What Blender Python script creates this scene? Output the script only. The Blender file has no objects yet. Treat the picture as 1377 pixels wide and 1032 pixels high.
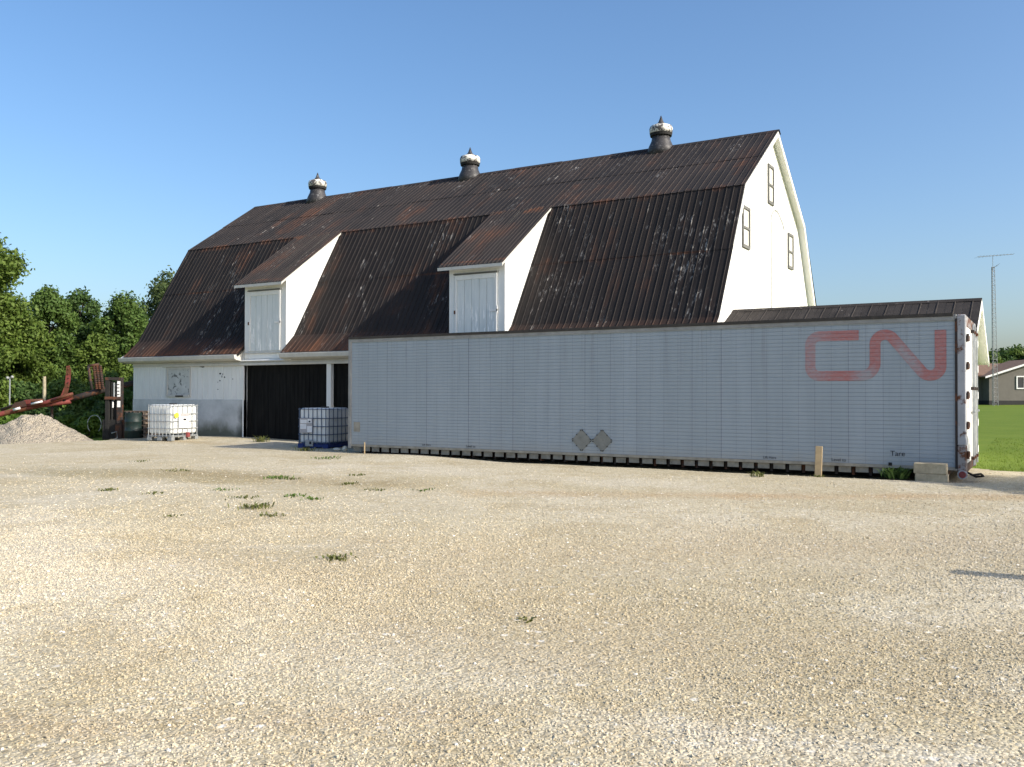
import bpy, bmesh, math, random
import numpy as np
from mathutils import Vector, Matrix, Euler
R = math.radians
random.seed(4); RNG = np.random.default_rng(4)
scene = bpy.context.scene
COL = scene.collection
# ------------------------------------------------------------------ camera
CAM = Vector((28.968, -21.396, 1.5)); YAW = R(30.8); PITCH = math.atan(15.9/1214.1)
cd = bpy.data.cameras.new('camera'); cam = bpy.data.objects.new('camera', cd); COL.objects.link(cam)
cd.sensor_width = 36; cd.lens = 1214.1/1377*36; cd.clip_end = 3000; cd.clip_start = .1
cam.matrix_world = Matrix.Translation(CAM) @ Matrix.Rotation(YAW, 4, 'Z') @ Matrix.Rotation(R(90)+PITCH, 4, 'X') @ Matrix.Rotation(R(.13), 4, 'Z')
scene.camera = cam
# ------------------------------------------------------------------ sky, sun, exposure
SUN_EL, SUN_AZ = R(30.5), R(1.6)          # azimuth counted from +X towards +Y
w = bpy.data.worlds.new('World'); scene.world = w; w.use_nodes = True
nt = w.node_tree; bgn = nt.nodes['Background']
sky = nt.nodes.new('ShaderNodeTexSky'); sky.sky_type = 'NISHITA'; sky.sun_disc = False
sky.sun_elevation = SUN_EL; sky.sun_rotation = R(90)-SUN_AZ
sky.air_density = 1.0; sky.dust_density = 3.2; sky.ozone_density = 3.0; sky.altitude = 200
hs_ = nt.nodes.new('ShaderNodeHueSaturation'); hs_.inputs['Saturation'].default_value = 1.14
nt.links.new(sky.outputs[0], hs_.inputs['Color']); nt.links.new(hs_.outputs[0], bgn.inputs[0]); bgn.inputs[1].default_value = .158
sl = bpy.data.lights.new('sun', 'SUN'); sl.energy = 4.4; sl.angle = R(.53); sl.color = (1, .93, .81)
sun = bpy.data.objects.new('sun', sl); COL.objects.link(sun); sun.location = (60, 0, 40)
L = Vector((math.cos(SUN_EL)*math.cos(SUN_AZ), math.cos(SUN_EL)*math.sin(SUN_AZ), math.sin(SUN_EL)))
sun.rotation_euler = L.to_track_quat('Z', 'Y').to_euler()
vs = scene.view_settings; vs.view_transform = 'Standard'; vs.look = 'None'; vs.exposure = .47; vs.gamma = 1
# ------------------------------------------------------------------ helpers
FW = Vector((-math.sin(YAW), math.cos(YAW), 0)); RT = Vector((math.cos(YAW), math.sin(YAW), 0))
def P(px, py, depth):
    """the point seen at a photo pixel at a given distance ahead of the camera"""
    X = px-688.5; Y = py-516
    d = Vector((X, 1214.1, -Y)); c, s = math.cos(PITCH), math.sin(PITCH)
    y = d.y*c-d.z*s; z = d.y*s+d.z*c
    t = depth/y
    return CAM + RT*(d.x*t) + FW*depth + Vector((0, 0, z*t))
def sm(a, b, x):
    t = np.clip((x-a)/(b-a), 0, 1); return t*t*(3-2*t)
def height(x, y):
    h = .0115*np.clip(y-2, 0, 150)
    h = h + .09*np.exp(-((x-5.)/3.6)**2-((y+.6)/2.)**2)
    h = h - .22*sm(2.4, -1.5, x)*sm(6, -3, y)*sm(-14, -6, y)
    h = h + .006*np.sin(x*1.15+1.3*np.sin(y*.5+1))*np.sin(y*.93+2+1.1*np.sin(x*.55)) + .004*np.sin(x*2.7+1+np.sin(y*1.2))*np.sin(y*2.2+np.sin(x*1.3+2))
    h = h - .08*np.exp(-((y+3.1)/.6)**2)*sm(15.5, 18.5, x)*sm(28.6, 27.4, x)
    h = h + .05*np.exp(-((x-15.5)/1.6)**2-((y+4.2)/.7)**2)
    return h
def hgt(x, y): return float(height(np.float64(x), np.float64(y)))
OFF = {}
def tag(o, label=None, cat=None, group=None, kind=None):
    if label: o['label'] = label
    if cat: o['category'] = cat
    if group: o['group'] = group
    if kind: o['kind'] = kind
    return o
def thing(name, loc, label, cat, group=None, rz=0, off=True):
    o = bpy.data.objects.new(name, None); COL.objects.link(o); o.location = loc; o.rotation_euler = (0, 0, rz)
    o.empty_display_size = .2
    OFF[o] = Vector(loc) if off else Vector((0, 0, 0))
    return tag(o, label, cat, group)
def put(name, me, mat, parent=None, loc=None):
    o = bpy.data.objects.new(name, me); COL.objects.link(o)
    if mat and not me.materials: me.materials.append(mat)
    if parent: o.parent = parent; OFF[o] = OFF.get(parent, Vector((0, 0, 0)))
    if loc is not None: o.location = loc
    return o
class MB:
    def __init__(s): s.v = []; s.f = []
    def add(s, vs_, fs):
        n = len(s.v); s.v += [tuple(v) for v in vs_]; s.f += [tuple(n+i for i in f) for f in fs]; return s
    def box(s, a, b, m=None):
        x0, y0, z0 = a; x1, y1, z1 = b
        q = [Vector(p) for p in ((x0,y0,z0),(x1,y0,z0),(x1,y1,z0),(x0,y1,z0),(x0,y0,z1),(x1,y0,z1),(x1,y1,z1),(x0,y1,z1))]
        if m is not None: q = [m @ p for p in q]
        return s.add(q, ((0,3,2,1),(4,5,6,7),(0,1,5,4),(1,2,6,5),(2,3,7,6),(3,0,4,7)))
    def quad(s, *p): return s.add(p, (tuple(range(len(p))),))
    def prism_x(s, prof, x0, x1):
        n = len(prof)
        vs_ = [(x0, p[0], p[1]) for p in prof]+[(x1, p[0], p[1]) for p in prof]
        fs = [tuple(range(n-1, -1, -1)), tuple(range(n, 2*n))]
        fs += [(i, (i+1) % n, n+(i+1) % n, n+i) for i in range(n)]
        return s.add(vs_, fs)
    def tube(s, pts, r, n=6, cap=True):
        pts = [Vector(p) for p in pts]; rr = r if isinstance(r, (list, tuple)) else [r]*len(pts)
        vs_ = []
        for i, p in enumerate(pts):
            d = (pts[min(i+1, len(pts)-1)]-pts[max(i-1, 0)]).normalized()
            a = d.cross(Vector((0, 0, 1)))
            if a.length < .05: a = d.cross(Vector((0, 1, 0)))
            a.normalize(); b = d.cross(a)
            for k in range(n):
                t = 2*math.pi*k/n; vs_.append(p+(a*math.cos(t)+b*math.sin(t))*rr[i])
        fs = []
        for i in range(len(pts)-1):
            for k in range(n):
                fs.append((i*n+k, i*n+(k+1) % n, (i+1)*n+(k+1) % n, (i+1)*n+k))
        if cap: fs += [tuple(range(n-1, -1, -1)), tuple((len(pts)-1)*n+k for k in range(n))]
        return s.add(vs_, fs)
    def lathe(s, prof, c, n=20):
        vs_ = []
        for r, z in prof:
            for k in range(n):
                t = 2*math.pi*k/n; vs_.append((c[0]+r*math.cos(t), c[1]+r*math.sin(t), c[2]+z))
        fs = [(i*n+k, i*n+(k+1) % n, (i+1)*n+(k+1) % n, (i+1)*n+k) for i in range(len(prof)-1) for k in range(n)]
        fs += [tuple(range(n-1, -1, -1)), tuple((len(prof)-1)*n+k for k in range(n))]
        return s.add(vs_, fs)
    def mesh(s, name, off=Vector((0, 0, 0)), smooth=False, bevel=0):
        me = bpy.data.meshes.new(name)
        me.from_pydata([(v[0]-off[0], v[1]-off[1], v[2]-off[2]) for v in s.v], [], s.f); me.update()
        if bevel:
            bm = bmesh.new(); bm.from_mesh(me)
            bmesh.ops.bevel(bm, geom=list(bm.edges), offset=bevel, segments=1, affect='EDGES', clamp_overlap=True)
            bm.to_mesh(me); bm.free()
        if smooth: me.shade_smooth()
        return me
    def build(s, name, mat, parent=None, smooth=False, bevel=0, origin=None):
        if parent: off = OFF.get(parent, Vector((0, 0, 0)))
        else: off = Vector(origin) if origin is not None else Vector((0, 0, 0))
        o = put(name, s.mesh(name, off, smooth, bevel), mat, parent)
        if not parent and origin is not None: o.location = origin
        return o
def rbox(name, a, b, r, seg, mat, parent):
    me = bpy.data.meshes.new(name); bm = bmesh.new()
    off = OFF.get(parent, Vector((0, 0, 0)))
    bmesh.ops.create_cube(bm, size=1)
    for v in bm.verts:
        v.co = Vector([(a[i]+b[i])/2+v.co[i]*(b[i]-a[i])-off[i] for i in range(3)])
    bmesh.ops.bevel(bm, geom=list(bm.edges), offset=r, segments=seg, affect='EDGES', profile=.5)
    bm.to_mesh(me); bm.free(); me.shade_smooth()
    return put(name, me, mat, parent)
def npmesh(name, V, F):
    me = bpy.data.meshes.new(name); V = np.asarray(V, np.float32); F = np.asarray(F, np.int32)
    k = F.shape[1]
    me.vertices.add(len(V)); me.vertices.foreach_set('co', V.ravel())
    me.loops.add(F.size); me.loops.foreach_set('vertex_index', F.ravel())
    me.polygons.add(len(F)); me.polygons.foreach_set('loop_start', np.arange(0, F.size, k, dtype=np.int32))
    me.update(calc_edges=True); return me
# ------------------------------------------------------------------ materials
class NM:
    def __init__(s, name, rough=.8, spec=.3):
        s.m = bpy.data.materials.new(name); s.m.use_nodes = True; s.t = s.m.node_tree; s.b = s.t.nodes['Principled BSDF']
        s.b.inputs['Roughness'].default_value = rough; s.b.inputs['Specular IOR Level'].default_value = spec
    def n(s, t, **k):
        x = s.t.nodes.new('ShaderNode'+t)
        for a, b in k.items(): setattr(x, a, b)
        return x
    def l(s, a, b): s.t.links.new(a, b)
    def setin(s, node, i, v):
        if isinstance(v, (int, float)): node.inputs[i].default_value = v
        elif isinstance(v, tuple): node.inputs[i].default_value = v if len(v) == len(node.inputs[i].default_value) else v+(1,)
        else: s.l(v, node.inputs[i])
    def pos(s, scale=(1, 1, 1), obj=False):
        c = s.n('TexCoord').outputs['Object'] if obj else s.n('NewGeometry').outputs['Position']
        m = s.n('Mapping'); s.l(c, m.inputs[0]); m.inputs['Scale'].default_value = scale
        return m.outputs[0]
    def noise(s, co, scale, detail=4, rough=.6, dist=0):
        x = s.n('TexNoise'); s.l(co, x.inputs['Vector']); x.inputs['Scale'].default_value = scale
        x.inputs['Detail'].default_value = detail; x.inputs['Roughness'].default_value = rough; x.inputs['Distortion'].default_value = dist
        return x.outputs['Fac']
    def vor(s, co, scale, out='Distance', feature='F1'):
        x = s.n('TexVoronoi', feature=feature); s.l(co, x.inputs['Vector']); x.inputs['Scale'].default_value = scale
        return x.outputs[out]
    def ramp(s, f, a, b, va=0., vb=1.):
        x = s.n('MapRange'); s.l(f, x.inputs[0])
        for i, v in zip((1, 2, 3, 4), (a, b, va, vb)): x.inputs[i].default_value = v
        x.clamp = True; return x.outputs[0]
    def mix(s, f, a, b, mode='MIX'):
        x = s.n('Mix', data_type='RGBA', blend_type=mode); s.setin(x, 0, f); s.setin(x, 6, a); s.setin(x, 7, b); return x.outputs[2]
    def math(s, op, a, b=0., c=0.):
        x = s.n('Math', operation=op); s.setin(x, 0, a); s.setin(x, 1, b)
        if op in ('MULTIPLY_ADD', 'COMPARE'): s.setin(x, 2, c)
        return x.outputs[0]
    def xyz(s):
        x = s.n('SeparateXYZ'); s.l(s.n('NewGeometry').outputs['Position'], x.inputs[0]); return x.outputs
    def rnd(s): return s.n('ObjectInfo').outputs['Random']
    def bump(s, h, st=.3, d=.02):
        x = s.n('Bump'); x.inputs['Strength'].default_value = st; x.inputs['Distance'].default_value = d
        s.l(h, x.inputs['Height']); s.l(x.outputs[0], s.b.inputs['Normal'])
    def col(s, c): s.setin(s.b, 'Base Color', c); return s.m
def simple(name, c, rough=.8, var=.25, scale=4., obj=True, bump=.15, bs=30., spec=.3, metal=0., dirt=None, damt=.4):
    m = NM(name, rough, spec); co = m.pos(obj=obj)
    f = m.noise(co, scale, 5)
    d = tuple(x*(1-var) for x in c); e = tuple(min(1, x*(1+var*.5)) for x in c)
    k = m.mix(m.ramp(f, .3, .7), d, e)
    if dirt:
        k = m.mix(m.ramp(m.noise(co, scale*2.3, 6, .7), .55, .72, 0, damt), k, dirt)
    if bump: m.bump(m.noise(co, bs, 3), bump, .01)
    m.b.inputs['Metallic'].default_value = metal
    return m.col(k)
M = {}
def roof_mat(name, sx, rustx, peelx, bright=1.):
    m = NM(name, .75, .12)
    x, y, z = m.xyz()
    # slope-stretched coordinate: along the eaves fine, down the slope long
    c = m.pos((sx, .16*sx, .16*sx)); b = m.pos((1, 1, 1))
    big = m.noise(b, .35, 4, .6)
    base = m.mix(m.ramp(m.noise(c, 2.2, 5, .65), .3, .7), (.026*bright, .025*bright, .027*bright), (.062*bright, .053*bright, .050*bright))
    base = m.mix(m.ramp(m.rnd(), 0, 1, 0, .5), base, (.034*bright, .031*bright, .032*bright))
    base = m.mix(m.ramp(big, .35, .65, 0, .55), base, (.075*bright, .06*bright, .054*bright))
    # rust patches
    rm = m.math('MULTIPLY', m.ramp(m.noise(c, 1.1, 6, .7), .5, .68), m.ramp(m.noise(b, .55, 4, .65, .5), .5-rustx, .72-rustx))
    low = m.math('MULTIPLY', m.ramp(z, 3.55, 2.9, 0, .8), m.ramp(m.noise(c, 2.5, 5, .7), .32, .6))
    lap = m.math('MULTIPLY', m.math('ADD', m.ramp(m.math('ABSOLUTE', m.math('SUBTRACT', z, 7.16)), .16, .02, 0, .8),
                                    m.ramp(m.math('ABSOLUTE', m.math('SUBTRACT', z, 5.28)), .05, .01, 0, .6)), m.ramp(m.noise(b, 1.1, 5, .7), .48, .62))
    rm = m.math('MINIMUM', m.math('ADD', m.math('ADD', rm, low), lap), 1.)
    k = m.mix(rm, base, m.mix(m.noise(c, 6, 4), (.065, .034, .023), (.155, .066, .036)))
    # peeling light flakes
    pk = m.math('MULTIPLY', m.ramp(m.noise(m.pos((1, .22, .22)), 17, 6, .75), .55, .585), m.ramp(m.noise(m.pos((1, .4, .4)), 1.1, 6, .75, .5), .52-peelx, .62-peelx))
    pk2 = m.ramp(m.noise(m.pos((1.6, .4, .4)), 15, 5, .8), .70, .74)
    pk = m.math('MINIMUM', m.math('ADD', pk, m.math('MULTIPLY', pk2, .45)), 1.)
    k = m.mix(m.math('MULTIPLY', pk, .75), k, (.33, .315, .295))
    m.bump(m.noise(c, 6, 5, .7), .25, .01)
    return m.col(k)
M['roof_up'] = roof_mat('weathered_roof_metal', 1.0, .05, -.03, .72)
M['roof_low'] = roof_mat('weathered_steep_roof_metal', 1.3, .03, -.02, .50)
def annex_mat():
    m = NM('annex_roof_sheet', .8, .12); b = m.pos()
    k = m.mix(m.ramp(m.noise(b, 3, 5), .3, .7), (.022, .020, .019), (.045, .039, .036))
    k = m.mix(m.ramp(m.rnd(), 0, 1, 0, .4), k, (.055, .048, .044))
    k = m.mix(m.math('MULTIPLY', m.ramp(m.noise(b, 4.5, 6, .7), .63, .67), .6), k, (.3, .28, .26))
    return m.col(k)
M['annex'] = annex_mat()
def white_mat(name, c, peel=.1, boards=0, grime=.3):
    m = NM(name, .65, .3); b = m.pos(); x, y, z = m.xyz()
    st = m.pos((3, 3, .5))
    k = m.mix(m.ramp(m.noise(st, 2, 5, .65), .35, .75, 0, grime), c, tuple(v*f for v, f in zip(c, (.62, .62, .6))))
    k = m.mix(m.ramp(m.noise(b, 9, 7, .75), .70-peel*.3, .73-peel*.3, 0, .85), k, (.2, .2, .19))
    if boards:
        g = m.math('FRACT', m.math('DIVIDE', m.math('ADD', x, y), boards))
        m.bump(m.ramp(m.math('ABSOLUTE', m.math('SUBTRACT', g, .5)), .44, .5, 1, 0), .5, .01)
    else: m.bump(m.noise(b, 30, 4), .08, .01)
    return m.col(k)
M['white'] = white_mat('white_painted_boards', (.76, .765, .74), .1)
M['gable'] = white_mat('white_gable_boards', (.80, .80, .77), .0, .2, .12)
M['trim'] = white_mat('white_trim_paint', (.56, .55, .51), .14, 0, .5)
M['soffit'] = white_mat('white_soffit_paint', (.78, .775, .73), 0, 0, .2)
def conc_mat():
    m = NM('painted_foundation', .85, .2); b = m.pos(); x, y, z = m.xyz()
    k = m.mix(m.ramp(m.noise(b, 1.3, 6, .65), .35, .65), (.58, .60, .60), (.42, .44, .44))
    k = m.mix(m.ramp(m.noise(b, 14, 6, .75), .6, .68, 0, .5), k, (.3, .3, .28))
    zz = m.math('ADD', z, m.math('MULTIPLY', m.math('SUBTRACT', m.noise(m.pos((1, 1, .6)), 1.6, 5), .5), .9))
    k = m.mix(m.ramp(zz, .62, .22, 0, .9), k, (.10, .11, .075))
    xx = m.math('ADD', x, m.math('MULTIPLY', m.math('SUBTRACT', m.noise(b, 2.2, 4), .5), .5))
    k = m.mix(m.math('MULTIPLY', m.ramp(xx, 5.45, 5.72, 0, .85), m.ramp(z, 1.4, .9)), k, (.05, .05, .045))
    m.bump(m.noise(b, 12, 6, .7), .3, .02)
    return m.col(k)
M['conc'] = conc_mat()
def dd_mat():
    m = NM('streaked_door_paint', .6, .3); x, y, z = m.xyz(); b = m.pos((6, 6, .7))
    k = m.mix(m.ramp(m.noise(b, 1.5, 5), .3, .7), (.56, .60, .60), (.66, .69, .68))
    k = m.mix(m.math('MULTIPLY', m.ramp(m.noise(b, 2.6, 5, .65), .56, .60), m.ramp(z, 4.2, 3.7)), k, (.88, .88, .86))
    k = m.mix(m.ramp(m.noise(m.pos((3, 3, 1)), 7, 6, .7), .68, .72, 0, .7), k, (.25, .25, .24))
    return m.col(k)
M['ddoor'] = dd_mat()
def black_mat():
    m = NM('black_door_boards', .8, .1); b = m.pos((4, 4, .4))
    k = m.mix(m.ramp(m.noise(b, 2, 5), .3, .75), (.004, .004, .004), (.016, .016, .015))
    return m.col(k)
M['black'] = black_mat()
def trailer_mat():
    m = NM('white_fluted_aluminium', .45, .4); b = m.pos(); x, y, z = m.xyz()
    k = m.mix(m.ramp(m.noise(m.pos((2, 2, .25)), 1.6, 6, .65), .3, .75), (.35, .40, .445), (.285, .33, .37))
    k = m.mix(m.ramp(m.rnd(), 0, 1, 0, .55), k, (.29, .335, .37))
    k = m.mix(m.math('MULTIPLY', m.ramp(m.noise(m.pos((9, 9, .25)), 1.3, 6, .7), .54, .70, 0, .6), m.ramp(z, 1.2, 2.9, .15, 1)), k, (.20, .215, .225))
    g = m.math('FRACT', m.math('DIVIDE', m.math('SUBTRACT', x, 13.30), .3092))
    seam = m.ramp(m.math('ABSOLUTE', m.math('SUBTRACT', g, .5)), .485, .497)
    dots = m.ramp(m.math('FRACT', m.math('DIVIDE', z, .0375)), .42, .6, .25, .75)
    k = m.mix(m.math('MULTIPLY', seam, dots), k, (.10, .11, .12))
    k = m.mix(m.ramp(m.noise(b, 22, 5, .7), .66, .74, 0, .5), k, (.32, .31, .29))
    zz = m.math('ADD', z, m.math('MULTIPLY', m.noise(m.pos((2, 2, 1)), 2.5, 5), .3))
    k = m.mix(m.ramp(zz, .62, .25, 0, .45), k, (.36, .34, .29))
    return m.col(k)
M['trailer'] = trailer_mat()
def logo_mat():
    m = NM('faded_red_paint', .6, .3); b = m.pos(); x, y, z = m.xyz()
    f = m.ramp(m.noise(m.pos((2.5, 1, 5)), 5.0, 8, .8), .3, .7, -.3, .3)
    # wear: the left and lower bowl of the first letter and the middle of the diagonal have washed out most
    w1 = m.ramp(m.math('ADD', x, m.math('MULTIPLY', z, -.15)), 24.95, 24.55, 0, .45)
    d2 = m.math('ADD', m.math('ABSOLUTE', m.math('SUBTRACT', x, 25.02)), 0.)
    w2 = m.ramp(d2, .40, .05, 0, .3)
    d3 = m.math('ABSOLUTE', m.math('SUBTRACT', m.math('ADD', x, z), 28.92))
    w3 = m.math('MULTIPLY', m.ramp(d3, .32, .02, 0, .5), m.ramp(m.math('ABSOLUTE', m.math('SUBTRACT', x, 26.72)), .28, .1))
    d4 = m.math('ABSOLUTE', m.math('SUBTRACT', x, 25.98)); w4 = m.math('MULTIPLY', m.ramp(d4, .3, .05, 0, .55), m.ramp(z, 2.1, 1.95))
    t = m.math('ADD', m.math('ADD', w2, m.math('ADD', w3, w4)), m.math('ADD', f, .12))
    t = m.math('ADD', t, m.math('MULTIPLY', m.math('SUBTRACT', m.noise(m.pos((1.2, 1, 6)), 9, 8, .8), .5), .9))
    t = m.ramp(t, .02, .68, .14, .84)
    k = m.mix(t, (.42, .135, .12), (.32, .355, .385))
    return m.col(k)
M['logo'] = logo_mat()
def rusty_mat(name, paint, amt=.5, obj=True):
    m = NM(name, .7, .3); b = m.pos(obj=obj)
    f = m.noise(b, 3.2, 7, .7)
    rust = m.mix(m.noise(b, 11, 5), (.05, .022, .014), (.17, .065, .03))
    k = m.mix(m.ramp(m.noise(b, 2, 5), .3, .7), paint, tuple(v*.75 for v in paint))
    k = m.mix(m.ramp(f, .62-amt*.3, .70-amt*.3), k, rust)
    m.bump(m.noise(b, 25, 5), .2, .01)
    return m.col(k)
M['post'] = rusty_mat('rust_stained_white_steel', (.40, .41, .43), .25)
M['postlow'] = rusty_mat('rusty_post_foot', (.34, .32, .31), .6)
M['red'] = rusty_mat('faded_red_machine_paint', (.21, .05, .042), .5)
M['rust'] = rusty_mat('rusty_steel', (.07, .038, .028), .5)
M['darkrust'] = rusty_mat('dark_rusty_steel', (.035, .028, .026), .35)
M['tan'] = simple('dirty_rail', (.33, .31, .26), .7, .3, 5, False, dirt=(.1, .09, .075))
M['toprail'] = simple('weathered_top_rail', (.055, .047, .040), .6, .35, 5, False)
M['topband'] = simple('dull_aluminium_band', (.30, .30, .29), .5, .25, 4, False, dirt=(.2, .18, .16))
M['skirt'] = simple('grimy_skirt_plate', (.25, .24, .205), .7, .35, 6, False, dirt=(.10, .08, .055), damt=.7)
M['dark'] = simple('dark_grimy_steel', (.02, .019, .018), .8, .3, 6)
M['hinge'] = rusty_mat('rusty_hinge', (.06, .05, .045), .6)
M['doorw'] = simple('white_door_panel', (.76, .75, .71), .5, .12, 3, False)
M['steel'] = simple('galvanised_steel', (.36, .38, .39), .45, .25, 8, metal=.4)
M['bluesteel'] = simple('blue_grey_cage_steel', (.08, .11, .17), .5, .25, 8)
M['plastic'] = simple('white_tank_plastic', (.80, .81, .79), .35, .08, 2, bump=0, spec=.5)
M['bluepl'] = simple('blue_plastic', (.02, .04, .17), .5, .25, 6)
M['greypl'] = simple('grey_plastic', (.35, .35, .34), .6, .2, 6)
M['yellow'] = simple('yellow_sticker', (.85, .78, .06), .6, .06, 4, bump=0)
M['paper'] = simple('white_label', (.78, .78, .78), .6, .06, 6, bump=0)
M['labelgrey'] = simple('grey_label_plate', (.42, .40, .40), .6, .15, 6, bump=0)
M['placard'] = simple('dull_grey_placard', (.225, .23, .21), .6, .2, 4, bump=0, dirt=(.09, .09, .08))
M['ink'] = simple('black_ink', (.012, .013, .02), .7, .2, 6, bump=0)
M['winframe'] = simple('taupe_window_frame', (.15, .148, .138), .7, .2, 4, False)
M['winpane'] = simple('cream_painted_pane', (.66, .64, .57), .3, .1, 3, False, bump=0, spec=.5)
def peelpane():
    m = NM('flaking_painted_pane', .5, .4); b = m.pos()
    k = m.mix(m.ramp(m.noise(b, 3, 4), .3, .7), (.44, .45, .43), (.56, .57, .55))
    k = m.mix(m.ramp(m.noise(m.pos((1, 1, .8)), 5.5, 7, .7, .6), .55, .59, 0, .92), k, (.07, .075, .07))
    return m.col(k)
M['peelpane'] = peelpane()
M['vent'] = simple('dark_vent_metal', (.045, .043, .045), .5, .4, 4, dirt=(.3, .3, .3), damt=.6)
def capm():
    m = NM('flaking_white_vent_cap', .6, .3); b = m.pos(obj=False)
    k = m.mix(m.ramp(m.noise(b, 6, 6, .7, .4), .49, .55), (.68, .67, .62), (.10, .09, .085))
    return m.col(k)
M['cap'] = capm()
M['block'] = simple('weathered_concrete', (.45, .385, .265), .9, .3, 7, bump=.5, bs=40, dirt=(.2, .18, .11))
M['wood'] = simple('raw_pine_board', (.48, .36, .21), .8, .25, 6, dirt=(.2, .14, .08))
M['oldwood'] = simple('grey_brown_old_wood', (.16, .12, .09), .9, .35, 6)
M['drum'] = simple('dark_green_drum', (.012, .026, .024), .5, .3, 5, dirt=(.08, .04, .03))
M['siding'] = simple('grey_house_siding', (.14, .13, .115), .8, .12, 2, False)
M['shingle'] = simple('brown_shingles', (.20, .125, .085), .9, .25, 4, False)
M['glass'] = simple('dark_window_glass', (.03, .04, .055), .08, .2, 2, bump=0, spec=.6)
M['whitep'] = simple('white_house_trim', (.75, .75, .74), .6, .06, 3)
M['found'] = simple('dark_house_base', (.035, .034, .034), .9, .2, 2, False)
M['tower'] = simple('grey_tower_steel', (.26, .27, .28), .5, .2, 3)
M['rubber'] = simple('black_rubber', (.015, .015, .015), .8, .3, 6)
M['redlens'] = simple('faded_red_lens', (.22, .05, .05), .4, .3, 9, dirt=(.3, .22, .2))
M['rock'] = simple('pale_limestone', (.62, .58, .48), .9, .2, 5, bump=.4)
M['rearwall'] = M['white']
# ground materials
def seg(m, A, B, wd, amt, colr, k, wob):
    A = Vector((*A, 0)); B = Vector((*B, 0)); ab = B-A
    V = lambda op: m.n('VectorMath', operation=op)
    fl = V('MULTIPLY'); m.l(m.n('NewGeometry').outputs['Position'], fl.inputs[0]); fl.inputs[1].default_value = (1, 1, 0)
    pa = V('SUBTRACT'); m.l(fl.outputs[0], pa.inputs[0]); pa.inputs[1].default_value = A
    dt = V('DOT_PRODUCT'); m.l(pa.outputs[0], dt.inputs[0]); dt.inputs[1].default_value = ab/ab.length_squared
    t = m.ramp(dt.outputs['Value'], 0, 1)
    sc = V('SCALE'); sc.inputs[0].default_value = ab; m.l(t, sc.inputs['Scale'])
    df = V('SUBTRACT'); m.l(pa.outputs[0], df.inputs[0]); m.l(sc.outputs[0], df.inputs[1])
    ln = V('LENGTH'); m.l(df.outputs[0], ln.inputs[0])
    d = m.math('ADD', ln.outputs['Value'], m.math('MULTIPLY', m.math('SUBTRACT', wob, .5), wd*4.5))
    return m.mix(m.ramp(d, wd*1.15, -wd*.3, 0, amt), k, colr)
def gravel_colour(m):
    b = m.pos()
    big = m.noise(b, .16, 4, .6, .4); mid = m.noise(b, .55, 6, .7, .5); fine = m.noise(b, 3.2, 6, .7)
    k = m.mix(m.ramp(big, .38, .62), (.485, .42, .275), (.55, .49, .36))
    k = m.mix(m.ramp(mid, .48, .62, 0, .65), k, (.40, .325, .19))
    k = m.mix(m.ramp(m.noise(b, .33, 6, .65, .8), .52, .64, 0, .65), k, (.62, .57, .455))
    k = m.mix(m.ramp(fine, .48, .72, 0, .55), k, (.33, .265, .155))
    for A, B, wd, amt, c in (((11.4, -10.9), (15.9, -9.8), 1.25, .9, (.235, .19, .08)), ((14.8, -9.7), (19.6, -9.5), 1.1, .85, (.27, .205, .09)), ((13.5, -10.6), (19.0, -10.6), .8, .35, (.38, .32, .18)),
                             ((21.5, -9.6), (25.0, -8.0), .6, .7, (.40, .28, .14)), ((25.0, -8.0), (29.0, -5.6), .6, .8, (.42, .28, .14)), ((3.3, -2.4), (8.7, -2.6), .5, .65, (.34, .24, .11)),
                             ((22.0, -15.6), (26.9, -15.9), 1.4, .6, (.40, .315, .185)), ((24.5, -14.4), (28.9, -10.4), 1.6, .6, (.41, .325, .20)), ((25.8, -18.5), (26.5, -17.9), .3, .6, (.36, .27, .16)),
                             ((24.6, -19.1), (25.3, -18.9), .3, .6, (.42, .30, .18)), ((26.5, -16.6), (28.9, -14.8), .7, .45, (.40, .32, .2))):
        k = seg(m, A, B, wd, amt, c, k, mid)
    for A, B, wd, amt in (((18.5, -15.2), (22.5, -16.9), 1.0, .55), ((24.4, -17.8), (26.5, -17.3), .6, .22), ((16.0, -6.6), (24.0, -7.3), .8, .4), ((27.2, -17.6), (28.7, -17.2), .3, .5)):
        k = seg(m, A, B, wd, amt, (.64, .595, .50), k, mid)
    return k
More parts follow.
